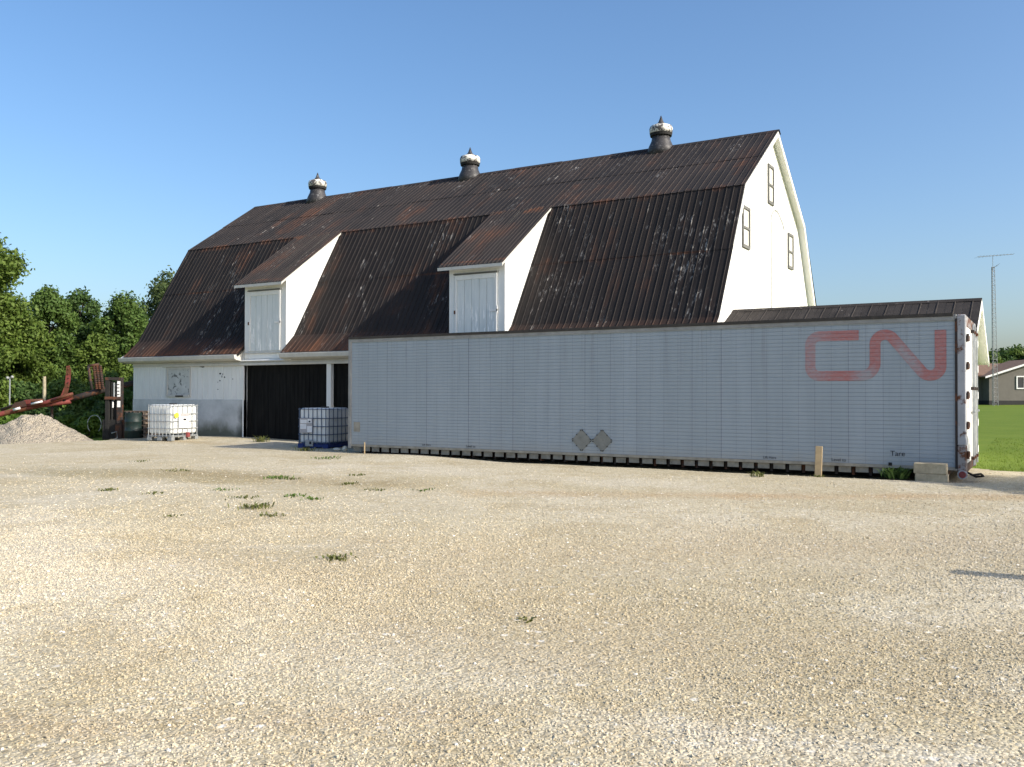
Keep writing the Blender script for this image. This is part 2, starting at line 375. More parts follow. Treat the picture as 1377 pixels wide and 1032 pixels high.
def gravel_mat():
    m = NM('limestone_gravel', .95, .15); b = m.pos(); k = gravel_colour(m)
    # single stones
    vc = m.n('TexVoronoi'); m.l(b, vc.inputs['Vector']); vc.inputs['Scale'].default_value = 46
    sp = m.n('SeparateColor'); m.l(vc.outputs['Color'], sp.inputs[0])
    k = m.mix(m.ramp(sp.outputs[0], .2, 1., 0, .42), k, (.66, .60, .475))
    k = m.mix(m.ramp(sp.outputs[1], .6, .97, 0, .6), k, (.22, .175, .11))
    k = m.mix(m.ramp(m.vor(b, 46, 'Distance', 'DISTANCE_TO_EDGE'), .0, .10, .5, 0), k, (.155, .125, .072))
    v2 = m.n('TexVoronoi'); m.l(b, v2.inputs['Vector']); v2.inputs['Scale'].default_value = 11
    s2 = m.n('SeparateColor'); m.l(v2.outputs['Color'], s2.inputs[0])
    k = m.mix(m.math('MULTIPLY', m.ramp(s2.outputs[0], .75, 1., 0, .8), m.ramp(v2.outputs['Distance'], .3, .2)), k, (.24, .19, .11))
    k = m.mix(m.math('MULTIPLY', m.ramp(s2.outputs[1], .72, 1., 0, .8), m.ramp(v2.outputs['Distance'], .32, .2)), k, (.78, .74, .66))
    h = m.math('SUBTRACT', m.math('MULTIPLY', m.vor(b, 46), -1.), m.math('MULTIPLY', m.vor(b, 13), .9))
    h = m.math('ADD', h, m.math('MULTIPLY', m.noise(b, 2.2, 6, .7), 2.2))
    m.bump(h, .4, .018)
    return m.col(k)
M['gravel'] = gravel_mat()
def stone_mat():
    m = NM('crushed_stone', .9, .2)
    r = m.rnd(); b = m.pos(obj=False); g = gravel_colour(m)
    k = m.mix(m.ramp(r, 0, 1), m.mix(.3, g, (.34, .27, .17)), m.mix(.45, g, (.66, .61, .50)))
    k = m.mix(m.ramp(r, .88, .97, 0, .7), k, (.22, .18, .125))
    k = m.mix(m.ramp(m.math('FRACT', m.math('MULTIPLY', r, 17.3)), .95, .99, 0, .9), k, (.80, .77, .70))
    k = m.mix(m.ramp(m.noise(b, 60, 3), .3, .7, 0, .25), k, (.42, .35, .24))
    return m.col(k)
M['stone'] = stone_mat()
def grass_mat(name, a, b_, c):
    m = NM(name, .9, .15); b = m.pos()
    k = m.mix(m.ramp(m.noise(b, .5, 5), .3, .7), a, b_)
    k = m.mix(m.ramp(m.noise(b, 6, 6, .75), .45, .75, 0, .7), k, c)
    m.bump(m.noise(b, 16, 5, .8), .8, .06)
    return m.col(k)
M['lawn'] = grass_mat('mown_grass', (.10, .165, .014), (.14, .20, .022), (.17, .19, .04))
def leaf_mat(name, a, b_):
    m = NM(name, .6, .25)
    g = m.n('NewGeometry'); k = m.mix(g.outputs['Random Per Island'], a, b_)
    k = m.mix(m.ramp(m.noise(m.pos(), .6, 3), .35, .65, 0, .6), k, tuple(v*.62 for v in a))
    m.col(k)
    tr = m.n('BsdfTranslucent'); m.l(k, tr.inputs[0])
    mx = m.n('MixShader'); mx.inputs[0].default_value = .32
    m.l(m.b.outputs[0], mx.inputs[1]); m.l(tr.outputs[0], mx.inputs[2])
    m.l(mx.outputs[0], m.t.nodes['Material Output'].inputs[0])
    return m.m
M['leaf'] = [leaf_mat('fresh_green_leaves', (.095, .155, .026), (.165, .225, .044)),
             leaf_mat('mid_green_leaves', (.072, .135, .027), (.13, .195, .045)),
             leaf_mat('dark_green_leaves', (.052, .105, .026), (.10, .16, .042)),
             leaf_mat('grey_green_leaves', (.075, .115, .038), (.13, .165, .06)),
             leaf_mat('weed_green_leaves', (.075, .15, .02), (.14, .21, .035)),
             leaf_mat('dry_grass_blades', (.10, .13, .03), (.20, .19, .07)), leaf_mat('lawn_blades', (.14, .21, .025), (.20, .27, .04))]
M['bark'] = simple('grey_bark', (.09, .075, .06), .95, .3, 6, bump=.5, bs=20)
# ------------------------------------------------------------------ ground
def grid(name, xs, ys, keep=None, amp=0., z0=0.):
    X, Y = np.meshgrid(xs, ys); Z = height(X, Y)+z0
    if amp:
        for s_, a in ((.55, 1), (1.3, .6), (3.1, .35)):
            p = RNG.uniform(0, 6, 4)
            Z += amp*a*np.sin(X*s_*2.1+p[0]+1.3*np.sin(Y*s_*.9+p[1]))*np.sin(Y*s_*1.7+p[2]+1.1*np.sin(X*s_+p[3]))
    V = np.stack([X, Y, Z], -1).reshape(-1, 3); nx = len(xs)
    i, j = np.meshgrid(np.arange(nx-1), np.arange(len(ys)-1)); i = i.ravel(); j = j.ravel()
    F = np.stack([j*nx+i, j*nx+i+1, (j+1)*nx+i+1, (j+1)*nx+i], -1)
    if keep is not None:
        cx = V[F].mean(1); F = F[keep(cx[:, 0], cx[:, 1])]
        used = np.unique(F); mp = -np.ones(len(V), int); mp[used] = np.arange(len(used)); V = V[used]; F = mp[F]
    me = npmesh(name, V, F); me.shade_smooth(); return me
POLY = np.array([(2.6, .6), (2.7, -2.2), (1.3, -6.5), (-3, -16), (-12, -48), (64, -48), (64, -1.6), (44, -1.3), (29.6, -.9), (27.7, -.35), (22, .6)])
def inside(x, y):
    jx = x+.22*np.sin(y*3.1+x)+.15*np.sin(y*7.3-x*2); jy = y+.16*np.sin(x*2.7+1)+.1*np.sin(x*6.1+y)
    r = np.zeros(x.shape, bool); n = len(POLY)
    for a in range(n):
        x0, y0 = POLY[a]; x1, y1 = POLY[(a+1) % n]
        c = ((y0 > jy) != (y1 > jy)); t = (jy-y0)/((y1-y0) if y1 != y0 else 1e-9)
        r ^= c & (jx < x0+t*(x1-x0))
    return r
far = np.concatenate([np.linspace(-900, -60, 15), np.linspace(-50, 90, 113), np.linspace(110, 900, 14)])
gme = grid('ground', far, far, None, 0, -.03)
gv = np.empty(len(gme.vertices)*3, np.float32); gme.vertices.foreach_get('co', gv); gv = gv.reshape(-1, 3)
deep = np.ones(len(gv), bool)
for dx_, dy_ in ((1.6, 0), (-1.6, 0), (0, 1.6), (0, -1.6), (0, 0)): deep &= inside(gv[:, 0]+dx_, gv[:, 1]+dy_)
gv[deep, 2] -= .3; gme.vertices.foreach_set('co', gv.ravel()); gme.update()
o = put('ground', gme, M['lawn']); tag(o, kind='structure')
ysx = np.concatenate([np.linspace(-46, -22, 40), np.linspace(-21.8, 1, 170)])
o = put('gravel_yard', grid('gravel_yard', np.linspace(-14, 62, 420), ysx, inside, 0., .0), M['gravel']); tag(o, kind='structure')
# loose stones in the foreground
def loose(name, d0, d1, dens, r0, r1, seed, label):
    nx, ny = 60, 60; V = []; 
    for j in range(ny+1):
        d = d0+(d1-d0)*j/ny
        for i in range(nx+1):
            t = (i/nx-.5)*2*(.62*d+.3); p = CAM+FW*d+RT*t; V.append((p.x, p.y, hgt(p.x, p.y)+.0005))
    F = [(j*(nx+1)+i, j*(nx+1)+i+1, (j+1)*(nx+1)+i+1, (j+1)*(nx+1)+i) for j in range(ny) for i in range(nx)]
    V = np.array(V); F = np.array(F); c = V[F].mean(1); F = F[inside(c[:, 0], c[:, 1]) & ~((c[:, 0] < 27.8) & (c[:, 1] > -3.6) & (c[:, 0] > 13.2))]
    me_ = npmesh(name, V, F); at_ = me_.attributes.new('dens', 'FLOAT', 'POINT')
    dv = (V[:, 0]-CAM.x)*FW.x+(V[:, 1]-CAM.y)*FW.y
    at_.data.foreach_set('value', (dens*np.clip(1-sm(d0+2, d1, dv), .02, 1)*np.clip(.6+.45*np.sin(V[:, 0]*1.3+2*np.sin(V[:, 1]*.7+1))*np.sin(V[:, 1]*1.1+1.5*np.sin(V[:, 0]*.8)), .12, 1)).astype(np.float32))
    o = put(name, me_, M['stone']); tag(o, label, 'gravel', kind='stuff')
    g = bpy.data.node_groups.new(name+'_scatter', 'GeometryNodeTree')
    g.interface.new_socket('Geometry', in_out='INPUT', socket_type='NodeSocketGeometry'); g.interface.new_socket('Geometry', in_out='OUTPUT', socket_type='NodeSocketGeometry')
    N = lambda t: g.nodes.new(t)
    gi, go = N('NodeGroupInput'), N('NodeGroupOutput')
    ds = N('GeometryNodeDistributePointsOnFaces'); na_ = N('GeometryNodeInputNamedAttribute'); na_.data_type = 'FLOAT'; na_.inputs['Name'].default_value = 'dens'; ds.inputs['Seed'].default_value = seed
    ico = N('GeometryNodeMeshIcoSphere'); ico.inputs['Radius'].default_value = 1; ico.inputs['Subdivisions'].default_value = 2
    ps = N('GeometryNodeInputPosition'); nz = N('ShaderNodeTexNoise'); nz.inputs['Scale'].default_value = 1.3; nz.inputs['Detail'].default_value = 1
    sub = N('ShaderNodeVectorMath'); sub.operation = 'SUBTRACT'; sub.inputs[1].default_value = (.5, .5, .5)
    scl = N('ShaderNodeVectorMath'); scl.operation = 'SCALE'; scl.inputs['Scale'].default_value = 1.6
    sp = N('GeometryNodeSetPosition'); mt = N('GeometryNodeSetMaterial'); mt.inputs['Material'].default_value = M['stone']
    ins = N('GeometryNodeInstanceOnPoints')
    rr = N('FunctionNodeRandomValue'); rr.data_type = 'FLOAT_VECTOR'; rr.inputs[0].default_value = (-.8, -.8, 0); rr.inputs[1].default_value = (.8, .8, 6.28)
    rs = N('FunctionNodeRandomValue'); rs.data_type = 'FLOAT_VECTOR'; rs.inputs[0].default_value = (r0, r0*.8, r0*.6); rs.inputs[1].default_value = (r1, r1*.9, r1*.75); rs.inputs['Seed'].default_value = 3
    K = g.links.new
    K(na_.outputs['Attribute'], ds.inputs['Density']); K(gi.outputs[0], ds.inputs['Mesh']); K(ps.outputs[0], nz.inputs['Vector']); K(nz.outputs['Color'], sub.inputs[0]); K(sub.outputs[0], scl.inputs[0])
    K(ico.outputs[0], sp.inputs['Geometry']); K(scl.outputs[0], sp.inputs['Offset']); K(sp.outputs[0], mt.inputs['Geometry'])
    K(ds.outputs['Points'], ins.inputs['Points']); K(mt.outputs[0], ins.inputs['Instance']); K(rr.outputs[0], ins.inputs['Rotation']); K(rs.outputs[0], ins.inputs['Scale'])
    K(ins.outputs[0], go.inputs[0])
    md = o.modifiers.new('scatter', 'NODES'); md.node_group = g
loose('loose_gravel', 3.0, 13., 4200, .0025, .0072, 1, 'loose pale crushed stones covering the open gravel yard')
loose('loose_gravel', 3.0, 15., 420, .006, .0125, 5, 'larger crushed stones strewn over the open gravel yard')
loose('loose_gravel', 6.0, 23., 160, .006, .015, 2, 'scattered pale crushed stones lying in front of the trailer')
# ------------------------------------------------------------------ barn
barn = thing('gambrel_barn', (10.87, 6.04, 0), 'long white gambrel barn with dark rusty metal roof and two dormers', 'barn')
BO = OFF[barn]
UL, UR, LB, DB = -.21, 21.96, 21.74, 12.08
prof = [(-.30, 2.86), (.33, 3.45), (2.61, 7.20), (6.04, 9.50)]
full = prof+[(DB-a, b) for a, b in prof[:-1][::-1]]
def inset(pr, d):
    out = []
    for i, p in enumerate(pr):
        a = Vector(pr[max(i-1, 0)]); c = Vector(pr[min(i+1, len(pr)-1)]); t = (c-a).normalized(); out.append((p[0]+t.y*d, p[1]-t.x*d))
    return out
inn = inset(full, .03); inn2 = inset(full, .13)
mb = MB()
inm = inset(full, .08)
for a in range(len(full)-1):
    for x0_, x1_ in (((UL+.03, 5.78), (7.70, 14.10), (16.0, UR-.03)) if a < 2 else ((UL+.03, UR-.03),)):
        mb.prism_x([inn[a], inn[a+1], inm[a+1], inm[a]], x0_, x1_)
roof = mb.build('roof', M['dark'], barn)
for x0, x1 in ((UL+.03, -.001), (LB+.001, UR-.03)):
    mb = MB()
    for a in range(len(full)-1): mb.prism_x([inm[a], inm[a+1], inn2[a+1], inn2[a]], x0, x1)
    mb.build('soffit', M['soffit'], barn)
# barge boards
for (x0, x1) in ((UL, UL+.028), (UR-.028, UR)):
    mb = MB(); i3 = inset(full, .02); i4 = inset(full, .17)
    for a in range(len(full)-1): mb.prism_x([i3[a], i3[a+1], i4[a+1], i4[a]], x0, x1)
    mb.build('bargeboard', M['soffit'], barn)
def panel_mesh(name, width, pts, ribs, mat, rib=.019, rw=.015):
    """one ribbed sheet: pts is the slope profile [(y,z)], ribs evenly set across the width; origin at the left end of pts[0]"""
    xs = [(0, 0)]
    for r in range(ribs):
        c = (r+.5)*width/ribs; xs += [(c-rw, 0), (c-rw*.35, rib), (c+rw*.35, rib), (c+rw, 0)]
    xs += [(width-.004, 0)]
    V = []; pv = [Vector(p) for p in pts]
    for i, p in enumerate(pv):
        t = (pv[min(i+1, len(pv)-1)]-pv[max(i-1, 0)]).normalized(); nrm = Vector((-t.y, t.x))
        for x, h in xs: V.append((x, p.x-pv[0].x+nrm.x*h, p.y-pv[0].y+nrm.y*h))
    n = len(xs); F = [(j*n+i, j*n+i+1, (j+1)*n+i+1, (j+1)*n+i) for j in range(len(pv)-1) for i in range(n-1)]
    me = bpy.data.meshes.new(name); me.from_pydata(V, [], F); me.update(); me.materials.append(mat); return me
def lay(x0, x1, pts, wid, ribs, mat, parent, jit=.006, lift=0):
    n = max(1, round((x1-x0)/wid)); wd = (x1-x0)/n
    me = panel_mesh('roof_panel', wd, pts, ribs, mat)
    for i in range(n):
        d = random.uniform(0, jit)+lift
        p = Vector((x0+i*wd, pts[0][0]-d*.7, pts[0][1]+d*.7))-OFF[parent]
        o_ = put('roof_panel', me, None, parent, p)
        o_.rotation_euler = (random.uniform(-.0012, .0012), random.uniform(-.003, .003), random.uniform(-.0015, .0015))
def lerp2(a, b, t): return (a[0]+(b[0]-a[0])*t, a[1]+(b[1]-a[1])*t)
D1 = (5.80, 7.68); D2 = (14.12, 15.98)
segs = [(UL, D1[0]-.02), (D1[1]+.02, D2[0]-.02), (D2[1]+.02, UR)]
E_, F_, K_, Rg = prof
mid = (1.45, 5.30)
for s0, s1 in segs:
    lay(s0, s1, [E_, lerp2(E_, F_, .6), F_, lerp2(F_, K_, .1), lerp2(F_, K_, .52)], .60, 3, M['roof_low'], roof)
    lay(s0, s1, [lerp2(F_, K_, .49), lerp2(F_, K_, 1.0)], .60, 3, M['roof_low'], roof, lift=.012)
# short pieces of steep roof above the dormers' heads are covered by the dormer roofs
Kx = (2.56, 7.165)
for t0, t1, lf in ((0, .53, .0), (.5, 1., .012)):
    lay(UL, UR, [lerp2(Kx, Rg, t0), lerp2(Kx, Rg, t1)], .60, 3, M['roof_up'], roof, lift=lf+.01)
bE, bK = (DB+.30, 2.86), (DB-2.61, 7.20)
# rear slopes, out of view: plain long sheets
def rear(x0, x1, a, b, mat):
    n = round((x1-x0)/.7); wd = (x1-x0)/n; mb_ = None
    me = panel_mesh('roof_panel', wd, [(-b[0], b[1]), (-a[0], a[1])], 3, mat)
    for v in me.vertices: v.co.x = -v.co.x; v.co.y = -v.co.y
    me.flip_normals()
    for v in me.vertices: v.co.z += 0
    for i in range(n):
        put('roof_panel', me, None, roof, Vector((x0+(i+1)*wd, b[0], b[1]))-OFF[roof])
rear(UL, UR, Rg, (DB-2.50, 7.13), M['roof_up']); rear(UL, UR, bK, bE, M['roof_low'])
mb = MB(); n = 12
for i in range(n):     # ridge cap in overlapping lengths
    x0 = UL+(UR-UL)*i/n; x1 = UL+(UR-UL)*(i+1)/n+.03; dz = .006*(i % 2)+random.uniform(-.006, .006)
    mb.prism_x([(6.04-.17, 9.425+dz), (6.04, 9.545+dz), (6.04+.17, 9.425+dz), (6.04, 9.53+dz)], x0, x1)
mb.build('ridge_cap', M['roof_up'], roof)
# gable walls
gp = inset(full, .135); gp = [(0.02, -.4)]+[(max(.02, min(DB-.02, a)), b) for a, b in gp]+[(DB-.02, -.4)]
mb = MB(); mb.prism_x(gp, LB-.15, LB); mb.build('gable_wall', M['gable'], barn)
mb = MB(); mb.prism_x(gp, 0, .15); mb.build('gable_wall', M['gable'], barn)
mb = MB(); mb.box((.15, DB-.17, -.4), (LB-.15, DB-.02, 3.2)); mb.build('rear_wall', M['gable'], barn)
# front wall: painted foundation with vertical boards above
DR0, DR1 = 5.77, 13.6
for a, b in ((.003, DR0), (DR1, LB-.003)):
    mb = MB(); mb.box((a, -.02, -.4), (b, .16, 1.33)); mb.build('foundation_wall', M['conc'], barn)
    mb = MB(); mb.box((a, .012, 1.33), (b, .14, 3.1))
    x = a+.002; 
    while x < b-.02:
        wd = min(.128+random.uniform(-.006, .006), b-x); mb.box((x, -.004-random.uniform(0, .006), 1.325+random.uniform(0, .012)), (x+wd-.010, .02, 2.9)); x += wd
    mb.build('board_wall', M['white'], barn)
mb = MB(); mb.box((DR0, .012, 2.5), (DR1, .14, 3.1)); mb.build('door_header', M['white'], barn)
mb = MB(); mb.box((.02, -.045, 2.50), (LB-.02, .01, 2.615)); mb.build('frieze_board', M['trim'], barn)
mb = MB(); mb.box((1.7, -.085, 2.475), (11.6, -.047, 2.56)); mb.build('door_track', M['trim'], barn, bevel=.008)
for a, b in ((-.36, D1[0]-.10), (D1[1]+.06, D2[0]-.05), (D2[1]+.05, UR-.02)):
    mb = MB(); mb.prism_x([(-.02, 2.62), (-.29, 2.66), (-.37, 2.70), (-.40, 2.82), (-.39, 2.83), (-.30, 2.835), (-.02, 3.0)], a, b)
    mb.build('gutter', M['trim'], barn)
for (a, b) in ((DR0-.06, DR0+.0), (9.45, 9.63)):
    mb = MB(); mb.box((a, -.03, -.2), (b, .10, 2.50)); mb.build('door_post', M['white'], barn)
mb = MB(); x = DR0
mb.box((DR0, .16, -.3), (DR1, .20, 2.55))
while x < DR1-.02:
    mb.box((x+.004, .135-random.uniform(0, .008), -.3), (min(x+.165, DR1)-.004, .16, 2.55)); x += .165
mb.build('sliding_door', M['black'], barn)
# front window, painted over
win = MB().box((1.93, -.012, 1.50), (3.06, .0, 2.42)).build('window', M['peelpane'], barn)
for a, b in (((1.85, -.035, 1.42), (1.93, .0, 2.50)), ((3.06, -.035, 1.42), (3.13, .0, 2.50)), ((1.93, -.035, 2.38), (3.06, .0, 2.47)), ((1.93, -.05, 1.42), (3.06, .0, 1.50))):
    MB().box(a, b).build('frame', M['trim'], win)
MB().box((2.38, -.06, 1.42), (2.78, -.05, 1.47)).build('sash_lift', M['dark'], win)
# holes where boards are broken
for (x, z, rx, rz) in ((4.62, 2.22, .06, .03), (4.74, 2.20, .03, .02), (4.70, 2.12, .02, .05), (4.82, 2.09, .035, .03), (4.60, 1.98, .04, .025), (4.50, 1.93, .03, .015), (5.22, 2.03, .02, .02), (3.72, 2.47, .14, .03), (4.5, 1.68, .03, .015)):
    pts = [(x+rx*math.cos(t)*random.uniform(.6, 1.2), -.0125, z+rz*math.sin(t)*random.uniform(.6, 1.2)) for t in np.linspace(0, 2*math.pi, 9)[:-1]]
    mb = MB(); mb.add(pts+[(p[0], -.0045, p[2]) for p in pts], [tuple(range(8))]+[(i, (i+1) % 8, 8+(i+1) % 8, 8+i) for i in range(8)]); mb.build('broken_patch', M['ink'], barn)
# gable windows
for (v0, v1, z0, z1) in ((5.60, 6.22, 7.27, 8.45), (2.98, 3.67, 5.58, 6.74), (7.98, 8.64, 5.61, 6.75)):
    X = LB
    wn = MB().box((X, v0+.03, z0+.03), (X+.02, v1-.03, z1-.03)).build('window', M['winpane'], barn)
    t = .085; zm = (z0+z1)/2-.02
    for a, b in (((v0, z0), (v0+t*.7, z1)), ((v1-t, z0), (v1, z1)), ((v0+t*.7, z0), (v1-t, z0+t)), ((v0+t*.7, z1-t), (v1-t, z1)), ((v0+t*.7, zm-.03), (v1-t, zm+.03))):
        MB().box((X, a[0], a[1]), (X+.05, b[0], b[1])).build('frame', M['winframe'], wn)
# conduit on the gable
gx = LB+.025
pts = [(gx, 5.95, 1.5), (gx, 5.95, 6.75)]
pts += [(gx, 6.55-.6*math.cos(t), 6.75+.45*math.sin(t)) for t in np.linspace(.2, 2.2, 8)]+[(gx, 7.25, 6.95), (gx, 7.5, 6.75)]
MB().tube(pts, .014, 6).build('service_cable', M['greypl'], barn)
# dormers
def dormer(u0, u1, right_over):
    zt, vt = 5.30, 0.
    roofline = lambda v: 7.20-(2.61-v)*(7.20-5.17)/(2.61+.27)
    back = 2.55
    def low(v): return 7.20-(2.61-v)*(7.20-3.45)/(2.61-.33) if v > .33 else 3.45-(.33-v)*.95
    sidep = [(0., 2.70), (0., roofline(0)-.06), (back, roofline(back)-.06), (back, low(back)-.15), (.33, 3.30)]
    mb = MB(); mb.prism_x(sidep, u0, u0+.08); mb.prism_x(sidep, u1-.08, u1)
    mb.box((u0+.08, .0, 2.70), (u1-.08, .06, roofline(0)-.09))
    d = mb.build('dormer', M['gable'], barn)
    # face boards
    fm = MB()
    fm.box((u0+.0, -.024, 2.72), (u0+.17, -.001, 5.22)); fm.box((u1-.19, -.024, 2.72), (u1+.012, -.001, 5.22)); fm.box((u0+.17, -.022, 4.98), (u1-.19, -.001, 5.22))
    fm.build('face_trim', M['white'], d)
    a, b, z0, z1 = u0+.20, u1-.24, 2.95, 4.92
    nb = 5; wd = (b-a-.16)/nb
    for i in range(nb):
        me = MB().box((a+.08+i*wd, -.030-random.uniform(0, .008), z0), (a+.08+(i+1)*wd-.012, -.002, z1-.10)).build('door_board', M['ddoor'], d)
    MB().box((a, -.052, z0), (a+.075, -.003, z1)).build('door_frame', M['white'], d)
    MB().box((b-.075, -.052, z0), (b, -.003, z1)).build('door_frame', M['white'], d)
    MB().box((a+.075, -.056, z1-.13), (b-.075, -.003, z1)).build('door_frame', M['white'], d)
    MB().box((a-.03, -.075, z1+.02), (b+.03, -.003, z1+.05)).build('door_head', M['winframe'], d)
    MB().box((b-.22, -.075, 3.85), (b+.03, -.055, 3.90)).build('hinge', M['whitep'], d)
    MB().box((b-.01, -.075, 3.80), (b+.03, -.050, 4.0)).build('hinge_plate', M['whitep'], d)
    MB().box((a-.01, -.075, 3.82), (a+.03, -.052, 3.92)).build('latch', M['hinge'], d)
    MB().box((u0-.02, -.05, 2.86), (u1+.02, .0, 2.91)).build('sill', M['trim'], d, bevel=.01)
    # roof sheet
    rx0, rx1 = u0-.24, u1+right_over
    e = (-.29, roofline(-.29)); k = (2.66, roofline(2.66)+.02)
    MB().prism_x([(e[0]+.02, e[1]-.075), (k[0], k[1]-.075), (k[0], k[1]-.01), (e[0]+.02, e[1]-.01)], rx0+.02, rx1-.02).build('roof_deck', M['trim'], d)
    lay(rx0, rx1, [e, k], .62, 4, M['roof_up'], d, .004)
    MB().box((rx0+.01, e[0]-.005, e[1]-.10), (rx1-.01, e[0]+.018, e[1]-.012)).build('fascia', M['trim'], d)
    return d
dormer(D1[0], D1[1], .08); dormer(D2[0], D2[1], .10)
mb = MB(); mb.prism_x([(-.13, 2.615), (.0, 2.64), (.0, 2.68), (-.13, 2.635)], D1[0]-.08, D1[1]+.35); mb.build('drip_board', M['white'], barn)
# ventilators
for u in (3.37, 10.81, 18.2):
    c = (u, 6.04, 0)
    v = MB().lathe([(.50, 9.20), (.40, 9.52), (.31, 9.72), (.285, 9.88)], c, 24).build('ventilator', M['vent'], barn, True)
    MB().lathe([(.28, 9.865), (.345, 9.875), (.36, 9.96), (.30, 9.965)], c, 24).build('collar', M['dark'], v)
    MB().lathe([(.30, 9.955), (.365, 9.96), (.375, 10.12), (.34, 10.20), (.22, 10.245), (.1, 10.25)], c, 24).build('cap', M['cap'], v, True)
    MB().lathe([(.13, 10.235), (.155, 10.27), (.085, 10.34), (.055, 10.42), (.012, 10.55)], c, 14).build('finial', M['vent'], v, True)
# ------------------------------------------------------------------ annex at the gable end
ax = thing('annex_building', (24.7, 2.1, 0), 'low white annex with dark shallow roof joined to the barn gable', 'annex')
AU0, AU1, AV, AZ = LB+.01, 27.62, 2.17, 3.76
sl_ = (3.76-2.46)/2.7; ev = 2.75
rf = MB().prism_x([(AV-ev, AZ-ev*sl_-.03), (AV, AZ-.03), (AV+ev, AZ-ev*sl_-.03), (AV+ev, AZ-ev*sl_-.12), (AV, AZ-.12), (AV-ev, AZ-ev*sl_-.12)], AU0, AU1-.02).build('roof', M['soffit'], ax)
n = 16; wd = (AU1-AU0)/n
me = panel_mesh('roof_panel', wd, [(AV-ev, AZ-ev*sl_), (AV, AZ)], 1, M['annex'], .018, .016)
for i in range(n): put('roof_panel', me, None, rf, Vector((AU0+i*wd, AV-ev, AZ-ev*sl_+random.uniform(0, .01)))-OFF[rf])
me = panel_mesh('roof_panel', wd, [(AV, AZ), (AV+ev, AZ-ev*sl_)], 1, M['annex'], .018, .016)
for i in range(n): put('roof_panel', me, None, rf, Vector((AU0+i*wd, AV, AZ+random.uniform(0, .006)))-OFF[rf])
MB().prism_x([(AV-.14, AZ-.05), (AV, AZ+.03), (AV+.14, AZ-.05), (AV, AZ+.015)], AU0, AU1).build('ridge_cap', M['annex'], rf)
for s in (-1, 1):
    MB().prism_x([(AV, AZ-.012), (AV+s*ev, AZ-ev*sl_-.012), (AV+s*ev, AZ-ev*sl_-.17), (AV, AZ-.17)], AU1-.03, AU1+.0).build('bargeboard', M['soffit'], ax)
gp2 = [(AV-2.5, -.3), (AV-2.5, AZ-2.5*sl_-.12), (AV, AZ-.12), (AV+2.5, AZ-2.5*sl_-.12), (AV+2.5, -.3)]
MB().prism_x(gp2, AU0+.02, AU1-.28).build('wall', M['gable'], ax)
# ------------------------------------------------------------------ trailer
TX0, TX1, TY0, TY1 = 13.30, 27.53, -3.37, -.93
tr = thing('box_trailer', (20.5, -2.15, 0), 'long white fluted box trailer body parked in front of the barn', 'trailer')
MB().box((TX0+.02, TY0+.03, .20), (TX1-.02, TY1-.03, 2.90)).build('inner_body', M['dark'], tr)
FLP = .075; FZ0, FZ1 = .228, 2.875; NF = int((FZ1-FZ0)/FLP)
breaks = []
for i in range(NF):
    z = FZ0+i*FLP
    for ph, d in ((0, 0), (.80, 0), (.86, .007), (.95, .007)): breaks.append((z+ph*FLP, d))
breaks.append((FZ0+NF*FLP, 0)); breaks.append((FZ1+.02, 0))
zz_ = [b[0] for b in breaks]; dd_ = [b[1] for b in breaks]
prof_d = lambda z: float(np.interp(z, zz_, dd_))
npan = 23; pw = (TX1-TX0)/npan
def fl_mesh(flip):
    V = []; s = -1 if flip else 1
    for z, d in breaks: V += [(.0006, d*s, z), (pw-.0006, d*s, z)]
    F = [(2*i, 2*i+1, 2*i+3, 2*i+2) for i in range(len(breaks)-1)]
    if flip: F = [f[::-1] for f in F]
    me = bpy.data.meshes.new('side_panel'); me.from_pydata(V, [], F); me.update(); me.materials.append(M['trailer']); return me
mef, meb = fl_mesh(False), fl_mesh(True)
for i in range(npan):
    o_ = put('side_panel', mef, None, tr, Vector((TX0+i*pw, TY0+random.uniform(-.002, .002), 0))-OFF[tr]); o_.rotation_euler = (random.uniform(-.0012, .0012), 0, random.uniform(-.005, .005))
    put('side_panel', meb, None, tr, Vector((TX0+i*pw, TY1, 0))-OFF[tr])
# sagging top rail and edge bands
MB().box((TX0-.01, TY0-.02, 2.87), (TX1+.0, TY0+.05, 2.943)).build('top_band', M['topband'], tr)
mb = MB(); mb.box((TX0-.02, TY0-.035, 2.945), (TX1-.06, TY0+.06, 3.005)); mb.box((TX0-.02, TY1-.06, 2.9), (TX1-.06, TY1+.03, 3.0)); mb.build('top_rail', M['toprail'], tr)
MB().box((TX0-.01, TY0+.06, 2.93), (TX1-.02, TY1-.06, 2.985)).build('roof', M['topband'], tr)
MB().box((TX0-.03, TY0+.03, .15), (TX0+.016, TY1-.03, 2.93)).build('front_wall', M['topband'], tr)
MB().box((TX0-.035, TY0-.022, .12), (TX0+.07, TY0+.03, 2.95)).build('corner_post', M['topband'], tr, bevel=.012)
MB().box((TX0-.01, TY0-.016, .170), (TX1, TY0+.05, .226)).build('bottom_rail', M['tan'], tr)
ncol = 46; cw = (TX1-TX0)/ncol
sk = MB().box((0, 0, .055), (cw*.74, .02, .168)).mesh('skirt_plate'); sk.materials.append(M['skirt'])
for i in range(ncol-1):
    if 42 <= i <= 43: continue
    o_ = put('skirt_plate', sk, None, tr, Vector((TX0+.12+i*cw, TY0+.015+random.uniform(0, .012), random.uniform(-.012, .006)))-OFF[tr]); 
for i in range(ncol-1):
    MB().box((TX0+.12+i*cw+cw*.74, TY0+.10, .0), (TX0+.12+i*cw+cw*.90, TY1-.1, .15)).build('cross_member', M['darkrust'], tr) if i % 1 == 0 else None
mb = MB(); mb.box((TX0+.3, TY0+.55, -.06), (TX1-.3, TY0+.75, .13)); mb.box((TX0+.3, TY1-.75, -.06), (TX1-.3, TY1-.55, .13)); mb.build('frame_beam', M['dark'], tr)
